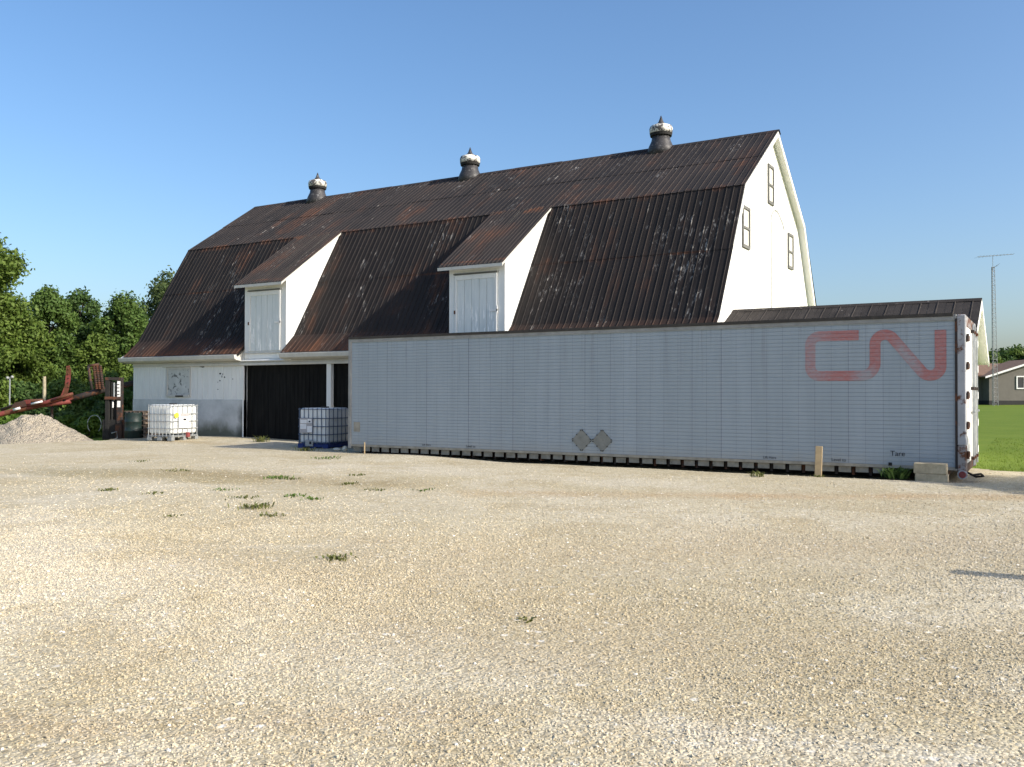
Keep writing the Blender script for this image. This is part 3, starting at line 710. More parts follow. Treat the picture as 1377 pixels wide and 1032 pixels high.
# rear end: posts, doors, hinges, lock rods
PX = TX1+.145
for y0, y1 in ((TY0-.015, TY0+.16), (TY1-.16, TY1+.015)):
    MB().box((TX1, y0, .62), (PX, y1, 2.97)).build('corner_post', M['post'], tr, bevel=.015)
    MB().box((TX1, y0-.003, .10), (PX+.003, y1+.003, .617)).build('corner_post', M['postlow'], tr, bevel=.015)
MB().box((TX1, TY0+.16, 2.78), (PX-.02, TY1-.16, 2.99)).build('header_beam', M['postlow'], tr, bevel=.015)
MB().box((TX1, TY0+.16, .10), (PX-.02, TY1-.16, .27)).build('sill_beam', M['darkrust'], tr, bevel=.015)
MB().box((TX1-.03, TY0-.022, .2), (TX1+.004, TY0, 2.90)).build('edge_strip', M['darkrust'], tr)
yc = (TY0+TY1)/2
for sgn, (y0, y1) in ((-1, (TY0+.165, yc-.01)), (1, (yc+.01, TY1-.165))):
    dr = MB().box((TX1+.06, y0, .29), (PX+.01, y1, 2.76)).build('door', M['doorw'], tr, bevel=.012)
    hy = (TY0+.02) if sgn < 0 else (TY1-.02)
    for z in (.45, .98, 1.52, 2.05, 2.55):
        a, b = (hy, hy+.30) if sgn < 0 else (hy-.30, hy)
        MB().box((PX+.006, a, z-.05), (PX+.045, b, z+.05)).build('hinge', M['hinge'] if sgn < 0 else M['whitep'], dr, bevel=.008)
        MB().tube([(PX+.03, hy-.012*sgn, z-.07), (PX+.03, hy-.012*sgn, z+.07)], .022, 8).build('hinge_pin', M['hinge'] if sgn < 0 else M['whitep'], dr)
    for q in ((.82,) if sgn < 0 else (.18, .75)):
        ry = y0+(y1-y0)*q
        MB().tube([(PX+.05, ry, .20), (PX+.05, ry, 2.86)], .017, 8).build('lock_rod', M['steel'], dr)
        for z in (.34, 1.65, 2.72): MB().box((PX+.01, ry-.04, z-.03), (PX+.075, ry+.04, z+.03)).build('rod_bracket', M['hinge'], dr, bevel=.006)
        MB().box((PX+.055, ry-.02, 1.20), (PX+.075, ry+.32, 1.24)).build('handle', M['steel'], dr)
MB().box((PX+.011, TY0+.22, 1.28), (PX+.016, TY0+.40, 1.62)).build('label_plate', M['labelgrey'], tr)
# marker light at the rear corner and a hanging air hose
mlc = Vector((PX-.06, TY0-.035, .10))
lm = MB().tube([mlc+Vector((0, .06, 0)), mlc+Vector((0, -.02, 0))], .082, 18).build('marker_light', M['post'], tr)
MB().tube([mlc+Vector((0, -.021, 0)), mlc+Vector((0, -.034, 0))], [.062, .052], 18).build('lens', M['redlens'], lm)
MB().tube([(PX-.02, TY0+.1, .14), (PX+.10, TY0+.12, .09), (PX+.22, TY0+.2, .11), (PX+.25, TY0+.36, .06), (PX+.12, TY0+.5, .03), (PX-.02, TY0+.55, .1)], .02, 7).build('air_hose', M['rubber'], tr, True)
# emblem: one continuous round-cornered stroke laid over the flutes
def stroke(pts, wd):
    Lp = []; Rp = []; pts = [Vector(p) for p in pts]
    for i, p in enumerate(pts):
        t = (pts[min(i+1, len(pts)-1)]-pts[max(i-1, 0)]).normalized(); nn = Vector((-t.y, t.x)); Lp.append(p+nn*wd/2); Rp.append(p-nn*wd/2)
    return Lp, Rp
def rounded(path):
    out = []
    for i, (x, z, r) in enumerate(path):
        p = Vector((x, z))
        if r == 0 or i in (0, len(path)-1): out.append(p); continue
        a = (Vector(path[i-1][:2])-p).normalized(); b = (Vector(path[i+1][:2])-p).normalized()
        s_, e_ = p+a*r, p+b*r
        for t in np.linspace(0, 1, 14): out.append(s_*(1-t)**2+p*2*t*(1-t)+e_*t*t)
    return out
def arc(c, r, a0, a1, n=16): return [Vector((c[0]+r*math.cos(R(a)), c[1]+r*math.sin(R(a)))) for a in np.linspace(a0, a1, n)]
rr_ = .172
pth = [Vector((25.86, 2.655))]+arc((24.97+rr_, 2.655-rr_), rr_, 90, 180)+arc((24.97+rr_, 1.885+rr_), rr_, 180, 270)
pth += arc((26.15-.24, 1.885+.24), .24, -90, 0)+arc((26.15+rr_, 2.648-rr_), rr_, 180, 38.4, 24)+arc((27.265-rr_, 1.878+rr_), rr_, 218.4, 360, 24)+[Vector((27.265, 2.705))]
Lp, Rp = stroke(pth, .192)
bm = bmesh.new()
lv = [bm.verts.new((p.x, 0, p.y)) for p in Lp]; rv = [bm.verts.new((p.x, 0, p.y)) for p in Rp]
for i in range(len(lv)-1):
    try: bm.faces.new((rv[i], rv[i+1], lv[i+1], lv[i]))
    except ValueError: pass
for z, d in breaks:
    if 1.75 < z < 2.8: bmesh.ops.bisect_plane(bm, geom=list(bm.verts)+list(bm.edges)+list(bm.faces), plane_co=(0, 0, z), plane_no=(0, 0, 1))
bmesh.ops.triangulate(bm, faces=list(bm.faces))
for v in bm.verts: v.co = Vector((v.co.x, TY0-.0045+prof_d(v.co.z), v.co.z))-OFF[tr]
bmesh.ops.recalc_face_normals(bm, faces=list(bm.faces))
me = bpy.data.meshes.new('emblem'); bm.to_mesh(me); bm.free()
tag(put('emblem', me, M['logo'], tr), 'faded red CN stroke emblem painted on the trailer side')
def text(name, s, size, x, z, mat, parent, bold=0., y=TY0-.009):
    cu = bpy.data.curves.new(name, 'FONT'); cu.body = s; cu.size = size
    ob = bpy.data.objects.new(name, cu); COL.objects.link(ob)
    bpy.context.view_layer.update()
    me_ = bpy.data.meshes.new_from_object(ob.evaluated_get(bpy.context.evaluated_depsgraph_get()))
    COL.objects.unlink(ob); bpy.data.objects.remove(ob)
    for v in me_.vertices: c = v.co.copy(); v.co = Vector((x+c.x, y, z+c.y))-OFF[parent]
    me_.materials.clear()
    return put(name, me_, mat, parent)
text('lettering', 'Tare', .135, 26.41, .395, M['ink'], tr, .004)
text('lettering', 'Lift Here', .072, 24.05, .255, M['ink'], tr, .002)
text('lettering', 'Level to', .082, 25.36, .255, M['ink'], tr, .002)
text('lettering', 'Lift Here', .072, 15.65, .255, M['ink'], tr, .001)
text('lettering', 'Level to', .082, 16.95, .255, M['ink'], tr, .002)
MB().box((26.38, TY0-.02, .21), (26.44, TY0-.004, .27)).build('clip', M['dark'], tr)
MB().box((13.45, TY0-.0035, .55), (13.66, TY0-.0015, .80)).build('patch', M['tan'], tr)
# hazard placard holders, empty
for cx_ in (20.03, 20.53):
    cz = .51; r = .245
    mb = MB(); q = [(cx_-r, cz), (cx_, cz-r), (cx_+r, cz), (cx_, cz+r)]
    mb.add([(a, TY0-.014, b) for a, b in q]+[(a, TY0-.001, b) for a, b in q], [(0, 1, 2, 3), (0, 4, 5, 1), (1, 5, 6, 2), (2, 6, 7, 3), (3, 7, 4, 0)])
    pl = mb.build('placard_holder', M['placard'], tr)
    for k in range(4):
        a, b = Vector(q[k]), Vector(q[(k+1) % 4])
        for t in (.1, .5, .9):
            p = a.lerp(b, t); MB().box((p.x-.011, TY0-.022, p.y-.011), (p.x+.011, TY0-.0145, p.y+.011)).build('clip', M['dark'], pl)
# ------------------------------------------------------------------ bulk liquid totes
def tote(name, corner, rz, label, frame, pallet, lab):
    hx, hy = .50, .60
    loc = Vector(corner)-Matrix.Rotation(rz, 3, 'Z') @ Vector((hx, -hy, 0)); loc.z = hgt(loc.x, loc.y)
    t = thing(name, loc, label, 'tote', rz=rz, off=False)      # local coordinates, origin at the base centre
    pb = MB()
    for x in (-hx+.09, 0, hx-.09):
        for y in (-hy+.07, 0, hy-.07): pb.box((x-.09, y-.07, 0), (x+.09, y+.07, .11))
    pb.box((-hx, -hy, .11), (hx, hy, .135)); pb.build('pallet', pallet, t, bevel=.008)
    if pallet is M['bluepl']: MB().box((-hx+.02, -hy+.02, .03), (hx-.02, hy-.02, .105)).build('pallet_skirt', pallet, t)
    rbox('tank', (-hx+.035, -hy+.035, .21 if pallet is M['steel'] else .14), (hx-.035, hy-.035, 1.13), .075, 4, M['plastic'], t)
    MB().lathe([(.12, 1.125), (.12, 1.165), (.10, 1.17)], (0, 0, 0), 18).build('cap', M['dark'], t)
    r = .0125
    for z in (.16, .385, .61, .84, 1.10):
        c = .05; ring = []
        for sx, sy, a0 in ((1, 1, 0), (-1, 1, 90), (-1, -1, 180), (1, -1, 270)):
            for a in (0, 45, 90): ring.append(((hx-c)*sx+c*math.cos(R(a0+a)), (hy-c)*sy+c*math.sin(R(a0+a)), z))
        MB().tube(ring+[ring[0]], r, 6).build('cage_bar', frame, t)
    xs = np.linspace(-hx+.07, hx-.07, 7); ys_ = np.linspace(-hy+.07, hy-.07, 6)
    for x in xs:
        for y in (-hy, hy): MB().tube([(x, y, .12), (x, y, 1.13)], r, 6).build('cage_bar', frame, t)
    for y in ys_:
        for x in (-hx, hx): MB().tube([(x, y, .12), (x, y, 1.13)], r, 6).build('cage_bar', frame, t)
    lab(t, hx, hy)
    return t
def lab1(t, hx, hy):   # right-hand face (+x local)
    X = hx+.016
    MB().box((X, -.30, .40), (X+.006, .14, .86)).build('label_plate', M['paper'], t)
    MB().box((X+.006, -.25, .76), (X+.009, .14, .86)).build('label_band', M['labelgrey'], t)
    MB().box((X+.006, -.12, .63), (X+.009, .02, .69)).build('label_print', M['ink'], t)
    MB().box((X+.006, .0, .46), (X+.009, .12, .49)).build('label_print', M['labelgrey'], t)
    MB().tube([(X+.004, -.42, .80), (X+.010, -.42, .80)], .085, 16).build('sticker', M['yellow'], t)
    MB().lathe([(.07, .10), (.07, .24), (.05, .25)], (hx+.03, .08, 0), 12).build('valve', M['redlens'], t)
def lab2(t, hx, hy):
    Y = -hy-.016
    MB().box((-.42, Y-.006, .43), (.0, Y, .84)).build('label_plate', M['labelgrey'], t)
    MB().box((-.40, Y-.009, .70), (-.18, Y-.006, .80)).build('label_print', M['paper'], t)
    MB().box((-.40, Y-.009, .54), (-.20, Y-.006, .68)).build('label_print', M['paper'], t)
    MB().box((-.16, Y-.009, .71), (-.02, Y-.006, .82)).build('label_print', M['paper'], t)
    MB().box((-.12, Y-.011, .73), (-.06, Y-.009, .77)).build('label_print', M['ink'], t)
    MB().box((-.17, Y-.009, .45), (-.01, Y-.006, .62)).build('label_print', M['paper'], t)
    MB().box((-.22, Y-.05, .05), (.04, Y-.0, .24)).build('valve_guard', M['greypl'], t, bevel=.02)
    MB().box((-.06, Y-.06, .12), (.0, Y-.05, .19)).build('valve', M['ink'], t)
tote('liquid_tote', P(231, 593, 28.2), R(9), 'white plastic liquid tote in steel cage with yellow sticker against barn wall', M['steel'], M['steel'], lab1)
tote('liquid_tote', P(441, 600, 25.2), R(9), 'shaded liquid tote on blue pallet between trailer end and black doors', M['bluesteel'], M['bluepl'], lab2)
# ------------------------------------------------------------------ small things by the trailer
b0 = Vector((27.28, -4.05, hgt(27.28, -4.05)))
for k, (dx, z0, h_, rz, lab) in enumerate(((.02, -.03, .15, R(2), 'mossy lower concrete block half sunk in gravel at trailer corner'), (-.0, .12, .19, R(-1), 'upper tan concrete block resting on another at trailer corner'))):
    c = (27.13+dx, -3.72, z0)
    t = MB().box((-.27, -.1, 0), (.27, .1, h_)).mesh('concrete_block', bevel=.012)
    o = put('concrete_block', t, M['block'], None, c); o.rotation_euler = (0, 0, rz); tag(o, lab, 'block')
o = put('timber_board', MB().box((-.062, -.02, -.05), (.062, .02, .56)).mesh('timber_board', bevel=.004), M['wood'], None, (25.23, -3.93, 0))
o.rotation_euler = (R(-4), R(1.5), R(4)); tag(o, 'upright pale pine board leaning against the trailer side', 'board')
o = put('marker_stake', MB().box((-.012, -.012, -.05), (.012, .012, .30)).mesh('marker_stake', bevel=.003), M['wood'], None, (14.02, -3.62, .0)); tag(o, 'thin wooden stake standing beside the trailer skirt', 'stake')
def rock(loc, s, seed, label):
    rg = np.random.default_rng(seed); bm = bmesh.new(); bmesh.ops.create_icosphere(bm, subdivisions=2, radius=1)
    for v in bm.verts: v.co = Vector((v.co.x*s[0], v.co.y*s[1], v.co.z*s[2]))*(.82+.3*rg.random())
    me = bpy.data.meshes.new('rock'); bm.to_mesh(me); bm.free()
    o = put('rock', me, M['rock'], None, loc); tag(o, label, 'rock')
q = P(453, 607, 24.2); rock((q.x, q.y, hgt(q.x, q.y)+.04), (.13, .08, .05), 1, 'flat pale limestone rock lying by the trailer end')
q = P(464, 606, 24.0); rock((q.x, q.y, hgt(q.x, q.y)+.07), (.075, .07, .085), 2, 'upright pale limestone rock next to the flat one')
# ------------------------------------------------------------------ plants
def leaves(n, cen, rad, size, rg, up=.25, blobs=None, elong=1.):
    """n small two-triangle leaves scattered in shells round blob centres"""
    B = blobs if blobs is not None else np.array([[*cen, *rad]])
    wgt = (B[:, 3]*B[:, 4]*B[:, 5])**(2/3); k = rg.choice(len(B), n, p=wgt/wgt.sum())
    d = rg.normal(size=(n, 3)); d /= np.linalg.norm(d, axis=1)[:, None]
    r = 1-.55*rg.random(n)**1.6; r = r*(1+.22*rg.normal(size=n))
    c = B[k, :3]+d*B[k, 3:]*r[:, None]
    nn = d*.7+rg.normal(size=(n, 3))*.7; nn[:, 2] += up; nn /= np.linalg.norm(nn, axis=1)[:, None]
    a = np.cross(nn, rg.normal(size=(n, 3))); a /= np.linalg.norm(a, axis=1)[:, None]; b = np.cross(nn, a)
    s = size*(.6+.8*rg.random(n))[:, None]
    V = np.stack([c-a*s*elong, c-b*s*.55+nn*s*.12, c+a*s*elong, c+b*s*.55+nn*s*.12], 1).reshape(-1, 3)
    F = np.arange(4*n).reshape(n, 4)
    return V, F
def tree(name, label, base, h, half, mat, seed, group, n=9000, size=.13, nb=26, cb=.16, cat='tree', trunk=True, sparse=1.):
    rg = np.random.default_rng(seed); base = Vector(base)
    t = thing(name, base, label, cat, group, off=False)
    zc = h*(cb+(1-cb)/2); hz_ = h*(1-cb)/2
    bl = []
    for i in range(nb):
        d = rg.normal(size=3); d /= np.linalg.norm(d); rr = rg.random()**.45*.80
        f = .16+.17*rg.random()
        x, y, z = d[0]*half*rr, d[1]*half*rr, d[2]*hz_*rr
        tw = 1-.25*max(0, z/hz_)
        bl.append((x*tw, y*tw, zc+z, half*f*1.15, half*f*1.15, min(half, hz_)*f*1.05))
    for kk, (rr, dz) in () if sparse < 1 else enumerate(((.0, .22), (.30, .34), (.34, .42), (.32, .50), (.2, .62), (.4, .7))):
        aa = kk*2.4+rg.random(); f = .21+.06*rg.random()
        bl.append((math.cos(aa)*half*rr, math.sin(aa)*half*rr, h-half*dz, half*f, half*f, half*f*.9))
    bl = np.array(bl)
    V, F = leaves(n, None, None, size, rg, .3, bl)
    put('crown', npmesh('crown', V, F), mat, t)
    mb = MB()
    if trunk:
        tp = [Vector((0, 0, -.4)), Vector((rg.normal()*.05, rg.normal()*.05, h*.2)), Vector((rg.normal()*.12, rg.normal()*.12, h*.45)), Vector((rg.normal()*.2, rg.normal()*.2, h*.75))]
        r0 = h*.021; mb.tube(tp, [r0*1.3, r0, r0*.7, r0*.25], 8)
        for b in bl[::2]:
            z0 = min(h*.7, max(h*.15, b[2]-abs(b[0])-abs(b[1])*.5)); s_ = Vector((0, 0, z0)); e = Vector(b[:3])
            m_ = s_.lerp(e, .5)+Vector((rg.normal()*.1, rg.normal()*.1, .15)); mb.tube([s_, m_, e], [r0*.45, r0*.3, r0*.1], 5)
    else:
        for i in range(7):
            e = Vector(bl[rg.integers(len(bl))][:3]); mb.tube([Vector((e.x*.15, e.y*.15, -.1)), e*.6, e], [.03, .02, .008], 5)
    mb.build('trunk' if trunk else 'stem', M['bark'], t, True)
    return t
def ptree(px, depth, top, halfpx, mi, seed, name, label, group, **k):
    q = P(px, 532, depth); g = hgt(q.x, q.y); tp = P(px, top, depth).z
    return tree(name, label, (q.x, q.y, g), tp-g, halfpx*depth/1214, M['leaf'][mi], seed, group, **k)
GT = 'trees growing beyond the left end of the barn'
ptree(-12, 44, 316, 66, 0, 11, 'broadleaf_tree', 'tallest broadleaf tree of the row behind the gravel pile', GT, n=24000, size=.10, nb=40, cb=.12)
ptree(64, 50, 386, 50, 1, 12, 'broadleaf_tree', 'round mid green tree behind the red farm implement', GT, n=20000, size=.10, nb=36, cb=.10)
ptree(24, 47, 412, 50, 0, 21, 'broadleaf_tree', 'lower yellowish green tree beside the tallest tree', GT, n=16000, size=.10, nb=30, cb=.08)
ptree(108, 54, 390, 44, 2, 13, 'broadleaf_tree', 'dark tree between two rounder trees beyond the barn', GT, n=18000, size=.10, nb=34, cb=.06)
ptree(162, 52, 396, 54, 1, 14, 'broadleaf_tree', 'leafy tree standing against the barn end', GT, n=22000, size=.10, nb=38, cb=.06)
ptree(186, 56, 420, 48, 2, 15, 'broadleaf_tree', 'dark tree half hidden by the barn eave', GT, n=15000, size=.10, nb=30, cb=.05)
ptree(214, 60, 354, 50, 3, 16, 'broadleaf_tree', 'sparse tree showing above the steep barn roof edge', GT, n=4300, size=.12, nb=15, cb=.4, sparse=0)
ptree(130, 46, 450, 42, 0, 17, 'broadleaf_tree', 'small bright tree in front of the taller trees behind the lift mast', GT, n=13000, size=.095, nb=30, cb=.02)
GB = 'bushes along the field edge left of the barn'
k = 0
for px, d, top, hp, mi, lab in ((-20, 40, 505, 45, 0, 'yellow green bush under the tallest tree'), (40, 41, 515, 40, 2, 'dark bush below the red implement boom'), (95, 41, 505, 42, 1, 'mid green bush behind the upright implement arm'),
                           (150, 40, 500, 38, 1, 'bush filling the gap beside the lift mast'), (184, 41, 505, 26, 0, 'bush touching the barn corner'), (120, 35, 556, 24, 4, 'weedy bush between gravel pile and lift mast'),
                           (92, 36, 560, 22, 4, 'low weedy bush behind the gravel pile'), (10, 37, 552, 40, 4, 'weedy growth under the red boom'), (60, 38, 545, 40, 2, 'dark undergrowth under the rusty boom'), (140, 36, 545, 24, 2, 'dark undergrowth around the lift mast')):
    k += 1
    ptree(px, d, top, hp, mi, 40+k, 'bush', lab, GB, n=5200, size=.085, nb=18, cb=.0, trunk=False, cat='bush')
# unseen bush and post, added at right for the shadows they cast
tree('bush', 'unseen round bush added right of the trailer to shade its corner', (33.4, -3.3, 0), 3.6, 2.6, M['leaf'][1], 77, None, n=11000, size=.13, nb=26, cb=.02, trunk=False, cat='bush')
o = put('shadow_post', MB().tube([(0, 0, -.2), (.01, 0, .6), (0, .01, 1.25)], [.13, .125, .12], 10).mesh('shadow_post'), M['oldwood'], None, (30.45, -12.75, 0)); tag(o, 'unseen round wooden post added to throw a thin shadow over the gravel', 'post')
# far trees behind the house
for i, (px, top, hp, mi) in enumerate(((1322, 474, 34, 1), (1345, 468, 32, 2), (1368, 463, 36, 1), (1400, 466, 42, 2), (1440, 455, 46, 1), (1300, 474, 32, 2), (1333, 472, 30, 0), (1380, 468, 34, 0))):
    ptree(px, 112+3*(i % 3), top, hp, mi, 60+i, 'broadleaf_tree', 'far green tree behind the grey house', 'trees behind the grey house', n=8000, size=.25, nb=26, cb=.0)
# plant beside the blocks
def weed(loc, h, n, spread, mat, label, group, seed, name='weed_tuft', blade=.012, cat='weed'):
    rg = np.random.default_rng(seed); V = []; F = []
    for i in range(n):
        a = rg.random()*6.283; l = h*(.5+.6*rg.random()); b = Vector((math.cos(a), math.sin(a), 0)); s = Vector((-b.y, b.x, 0))*blade*(.6+.8*rg.random())
        o0 = b*spread*.45*rg.random()+Vector((rg.normal(), rg.normal(), 0))*spread*.25
        pts = [o0, o0+b*l*.25+Vector((0, 0, l*.6)), o0+b*l*(.5+.4*rg.random())+Vector((0, 0, l*(.75+.25*rg.random())))]
        k0 = len(V); V += [tuple(pts[0]-s*.5), tuple(pts[0]+s*.5), tuple(pts[1]-s), tuple(pts[1]+s), tuple(pts[2])]
        F += [(k0, k0+1, k0+3, k0+2), (k0+2, k0+3, k0+4)]
    me = bpy.data.meshes.new(name); me.from_pydata(V, [], F); me.update()
    o = put(name, me, mat, None, loc); tag(o, label, cat, group); return o
weed((26.55, -3.62, 0), .24, 90, .34, M['leaf'][2], 'broad leafy green weed growing under the trailer beside the concrete blocks', None, 3, 'leafy_weed', .026)
GW = 'weed tufts in the gravel yard'
i = 0
WL = {(345, 684): 'largest weed tuft, spread wide in the open gravel', (352, 597): 'tall green weed in the trailer shadow before the black doors', (308, 587): 'thin single weed against the stained foundation by the black doors', (1020, 640): 'dry grass wisps along the trailer skirt', (1100, 640): 'short grass at the foot of the pine board', (410, 607): 'green weeds at the foot of the blue pallet tote', (440, 618): 'low weeds in front of the pale rocks'}
for px, py, h, sp, n in ((345, 684, .10, .35, 40), (455, 752, .05, .22, 26), (468, 652, .06, .3, 24), (375, 644, .07, .45, 36), (145, 661, .06, .25, 20), (190, 622, .05, .4, 20), (240, 634, .05, .5, 26), (398, 668, .05, .3, 20), (352, 597, .22, .35, 36), (308, 587, .16, .1, 12), (706, 834, .02, .12, 14),
                         (420, 672, .05, .28, 18), (330, 670, .05, .3, 18), (365, 695, .05, .3, 18), (210, 665, .04, .25, 14), (570, 660, .04, .3, 14), (640, 614, .12, .08, 8), (1020, 640, .14, .25, 16), (1100, 640, .08, .2, 10), (440, 618, .10, .5, 30), (410, 607, .13, .5, 36), (395, 645, .05, .3, 16), (230, 695, .03, .2, 10), (300, 660, .04, .3, 14), (480, 640, .05, .3, 16), (505, 660, .04, .3, 14)):
    dep = 1.5*1214/(py-531.9); q = P(px, py, dep); i += 1
    weed((q.x, q.y, hgt(q.x, q.y)), h*(.8 if py > 612 else 1), int(n*1.5)+14, sp, M['leaf'][5 if i % 4 else 4], WL.get((px, py), 'small low weed tuft growing through the pale gravel'), GW, 100+i, blade=.011)
# grass blades on the lawn edge
rg = np.random.default_rng(9); n = 11000
gx_ = rg.uniform(27.4, 33, n); gy_ = -1.2+14*rg.random(n)**1.7; kp = ~inside(gx_, gy_); gx_, gy_ = gx_[kp], gy_[kp]; n = len(gx_)
gz_ = height(gx_, gy_)-.03; a = rg.uniform(0, 6.28, n); hh = rg.uniform(.02, .06, n)+.06*np.exp(-((gy_+.7)/.4)**2); lean = rg.normal(size=(n, 2))*.03
Vg = np.stack([np.stack([gx_-.008*np.cos(a), gy_-.008*np.sin(a), gz_], -1), np.stack([gx_+.008*np.cos(a), gy_+.008*np.sin(a), gz_], -1), np.stack([gx_+lean[:, 0], gy_+lean[:, 1], gz_+hh], -1)], 1).reshape(-1, 3)
o = put('lawn_grass', npmesh('lawn_grass', Vg, np.arange(3*n).reshape(n, 3)), M['leaf'][6]); tag(o, 'short green lawn grass behind the trailer corner', 'grass', kind='stuff')
# ------------------------------------------------------------------ gravel pile
q = P(46, 570, 30.6); pc = Vector((q.x, q.y, hgt(q.x, q.y)))
nr, na = 26, 72; V = []; rgp = np.random.default_rng(5)
for i in range(nr+1):
    for j in range(na):
        a = 2*math.pi*j/na; rad = (2.05+.18*math.sin(2*a+1)+.1*math.sin(5*a))*i/nr
        hh_ = 1.12*max(0, 1-(i/nr))**1.0; hh_ = min(hh_, 1.02-.10*(1-i/nr)) if i < 4 else hh_
        hh_ += (.035*math.sin(3*a+i*.7)+.03*math.sin(7*a-i*1.1)+rgp.normal()*.016)*(1-(i/nr)**3)
        V.append((rad*math.cos(a), rad*math.sin(a), hh_-.06*(i == nr)))
F = [(i*na+j, i*na+(j+1) % na, (i+1)*na+(j+1) % na, (i+1)*na+j) for i in range(nr) for j in range(na)]
me = bpy.data.meshes.new('gravel_pile'); me.from_pydata(V, [], [f[::-1] for f in F]); me.update()
def pile_mat():
    m = NM('grey_pile_gravel', .95, .15); b = m.pos()
    k = m.mix(m.ramp(m.noise(b, 3, 5), .3, .7), (.29, .255, .195), (.355, .315, .25))
    vc = m.n('TexVoronoi'); m.l(b, vc.inputs['Vector']); vc.inputs['Scale'].default_value = 22
    sp = m.n('SeparateColor'); m.l(vc.outputs['Color'], sp.inputs[0])
    k = m.mix(m.ramp(sp.outputs[0], 0, 1, 0, .6), k, (.46, .405, .33)); k = m.mix(m.ramp(sp.outputs[1], .6, 1, 0, .6), k, (.2, .17, .14))
    m.bump(m.math('SUBTRACT', m.math('MULTIPLY', m.vor(b, 22), -1.), m.math('MULTIPLY', m.vor(b, 9), .8)), .9, .05)
    return m.col(k)
o = put('gravel_pile', me, pile_mat(), None, pc); tag(o, 'heap of grey gravel in front of the red farm implement', 'gravel pile')
# ------------------------------------------------------------------ red folding implement behind the pile
imp = thing('farm_implement', P(60, 590, 33), 'rusty red folded farm implement with upright arms behind the gravel pile', 'implement')
imp.location.z = hgt(imp.location.x, imp.location.y); OFF[imp] = imp.location.copy()
D = 33.0
def tb(name, pts, r, mat, parent=imp, n=8, depth=D):
    return MB().tube([P(a, b, depth+(c[0] if c else 0)) for a, b, *c in pts], r, n).build(name, mat, parent, True)
tb('boom_tube', [(-60, 576, -.6), (0, 559, -.3), (52, 547), (95, 541)], [.10, .10, .095, .09], M['red'])
tb('boom_tube', [(86, 541), (118, 532, .2), (140, 526, .4), (186, 515, .8)], [.10, .11, .11, .10], M['darkrust'])
tb('brace_tube', [(30, 549, -.1), (62, 543, -.15), (97, 532, -.1)], .075, M['red'])
tb('brace_tube', [(70, 540, -.2), (98, 531, -.2)], .05, M['red'])
tb('brace_tube', [(2, 553, .3), (36, 541, .35), (58, 540, .3)], .06, M['rust'])
def plate(name, pts, th, mat, parent=imp, depth=D):
    f = [P(a, b, depth-th/2) for a, b in pts]; g = [P(a, b, depth+th/2) for a, b in pts]; n_ = len(pts)
    return MB().add(f+g, [tuple(range(n_))[::-1], tuple(range(n_, 2*n_))]+[(i, (i+1) % n_, n_+(i+1) % n_, n_+i) for i in range(n_)]).build(name, mat, parent)
arm = plate('upright_arm', [(82, 533), (87, 520), (88.5, 505), (89, 494), (93.5, 493), (96, 499), (95, 512), (91, 533)], .10, M['red'])
for z_ in (498, 504, 510, 516, 522): tb('bolt', [(92, z_, -.08), (92, z_, .06)], .022, M['rust'], arm, 6)
plate('hinge_plate', [(28, 548), (33, 540), (40, 539), (44, 548)], .16, M['red'])
plate('tool_rack', [(14, 551), (20, 543), (34, 541), (36, 548)], .5, M['rust'])
plate('mount_plate', [(74, 541), (82, 533), (97, 531), (99, 538), (88, 543)], .14, M['red'])
tb('white_strip', [(42, 545, -.3), (57, 541.5, -.3)], .035, M['whitep']); tb('white_strip', [(18, 553, -.35), (27, 550.5, -.35)], .045, M['whitep'])
bank = tb('upright_arm', [(124, 526, .1), (121, 510, .1), (119, 494, .1)], .055, M['darkrust'])
for k in range(3):
    x0 = 127+k*4.2
    tb('spring', [(x0+3, 525, .15), (x0+1.5, 510, .15), (x0-1, 493, .15)], .05, M['darkrust'], bank, 8)
    for s_ in np.linspace(.04, .96, 13):
        xx, yy = x0+3-4*s_, 525-32*s_
        tb('spring_coil', [(xx-2, yy+.3, .12), (xx+2, yy-.3, .12)], .026, M['rust'], bank, 6)
tb('top_bar', [(118, 494, .1), (133, 491.5, .15)], .05, M['rust'])
for px_ in (-30, 70):
    a_ = P(px_, 541, D+.3); MB().tube([a_, (a_.x, a_.y, hgt(a_.x, a_.y)-.1)], .05, 8).build('stand_leg', M['darkrust'], imp)
# ------------------------------------------------------------------ lift mast
DM = 31.0
ms = thing('lift_mast', P(153, 594, DM), 'upright black steel lift mast with white strip and rusty foot', 'mast')
gz0 = hgt(ms.location.x, ms.location.y); ms.location.z = gz0; OFF[ms] = ms.location.copy()
def vbox(name, px0, px1, py0, py1, d0, d1, mat, parent, dep=DM, bevel=.008):
    a = P(px0, py1, dep); b = P(px1, py0, dep); wd = (px1-px0)*dep/1214; c = (a+b)/2
    m_ = Matrix.Translation((c.x, c.y, 0)) @ Matrix.Rotation(YAW, 4, 'Z')
    return MB().box((-wd/2, d0, a.z), (wd/2, d1, b.z), m_).build(name, mat, parent, bevel=bevel)
vbox('mast_rail', 142, 147.5, 511, 601, -.05, .10, M['dark'], ms)
vbox('mast_rail', 157.5, 164.5, 511, 572, -.05, .10, M['darkrust'], ms)
vbox('mast_foot', 156, 164.8, 572, 602, -.06, .12, M['rust'], ms)
vbox('inner_rail', 149, 151.5, 514, 596, .0, .10, M['dark'], ms)
vbox('lift_cylinder', 152.5, 154.5, 516, 540, -.02, .04, M['steel'], ms)
vbox('back_plate', 145, 160, 520, 594, .08, .12, M['dark'], ms)
vbox('top_beam', 142, 164.5, 509, 513, -.06, .13, M['darkrust'], ms)
vbox('cross_beam', 142, 164, 535, 539, -.09, -.05, M['rust'], ms)
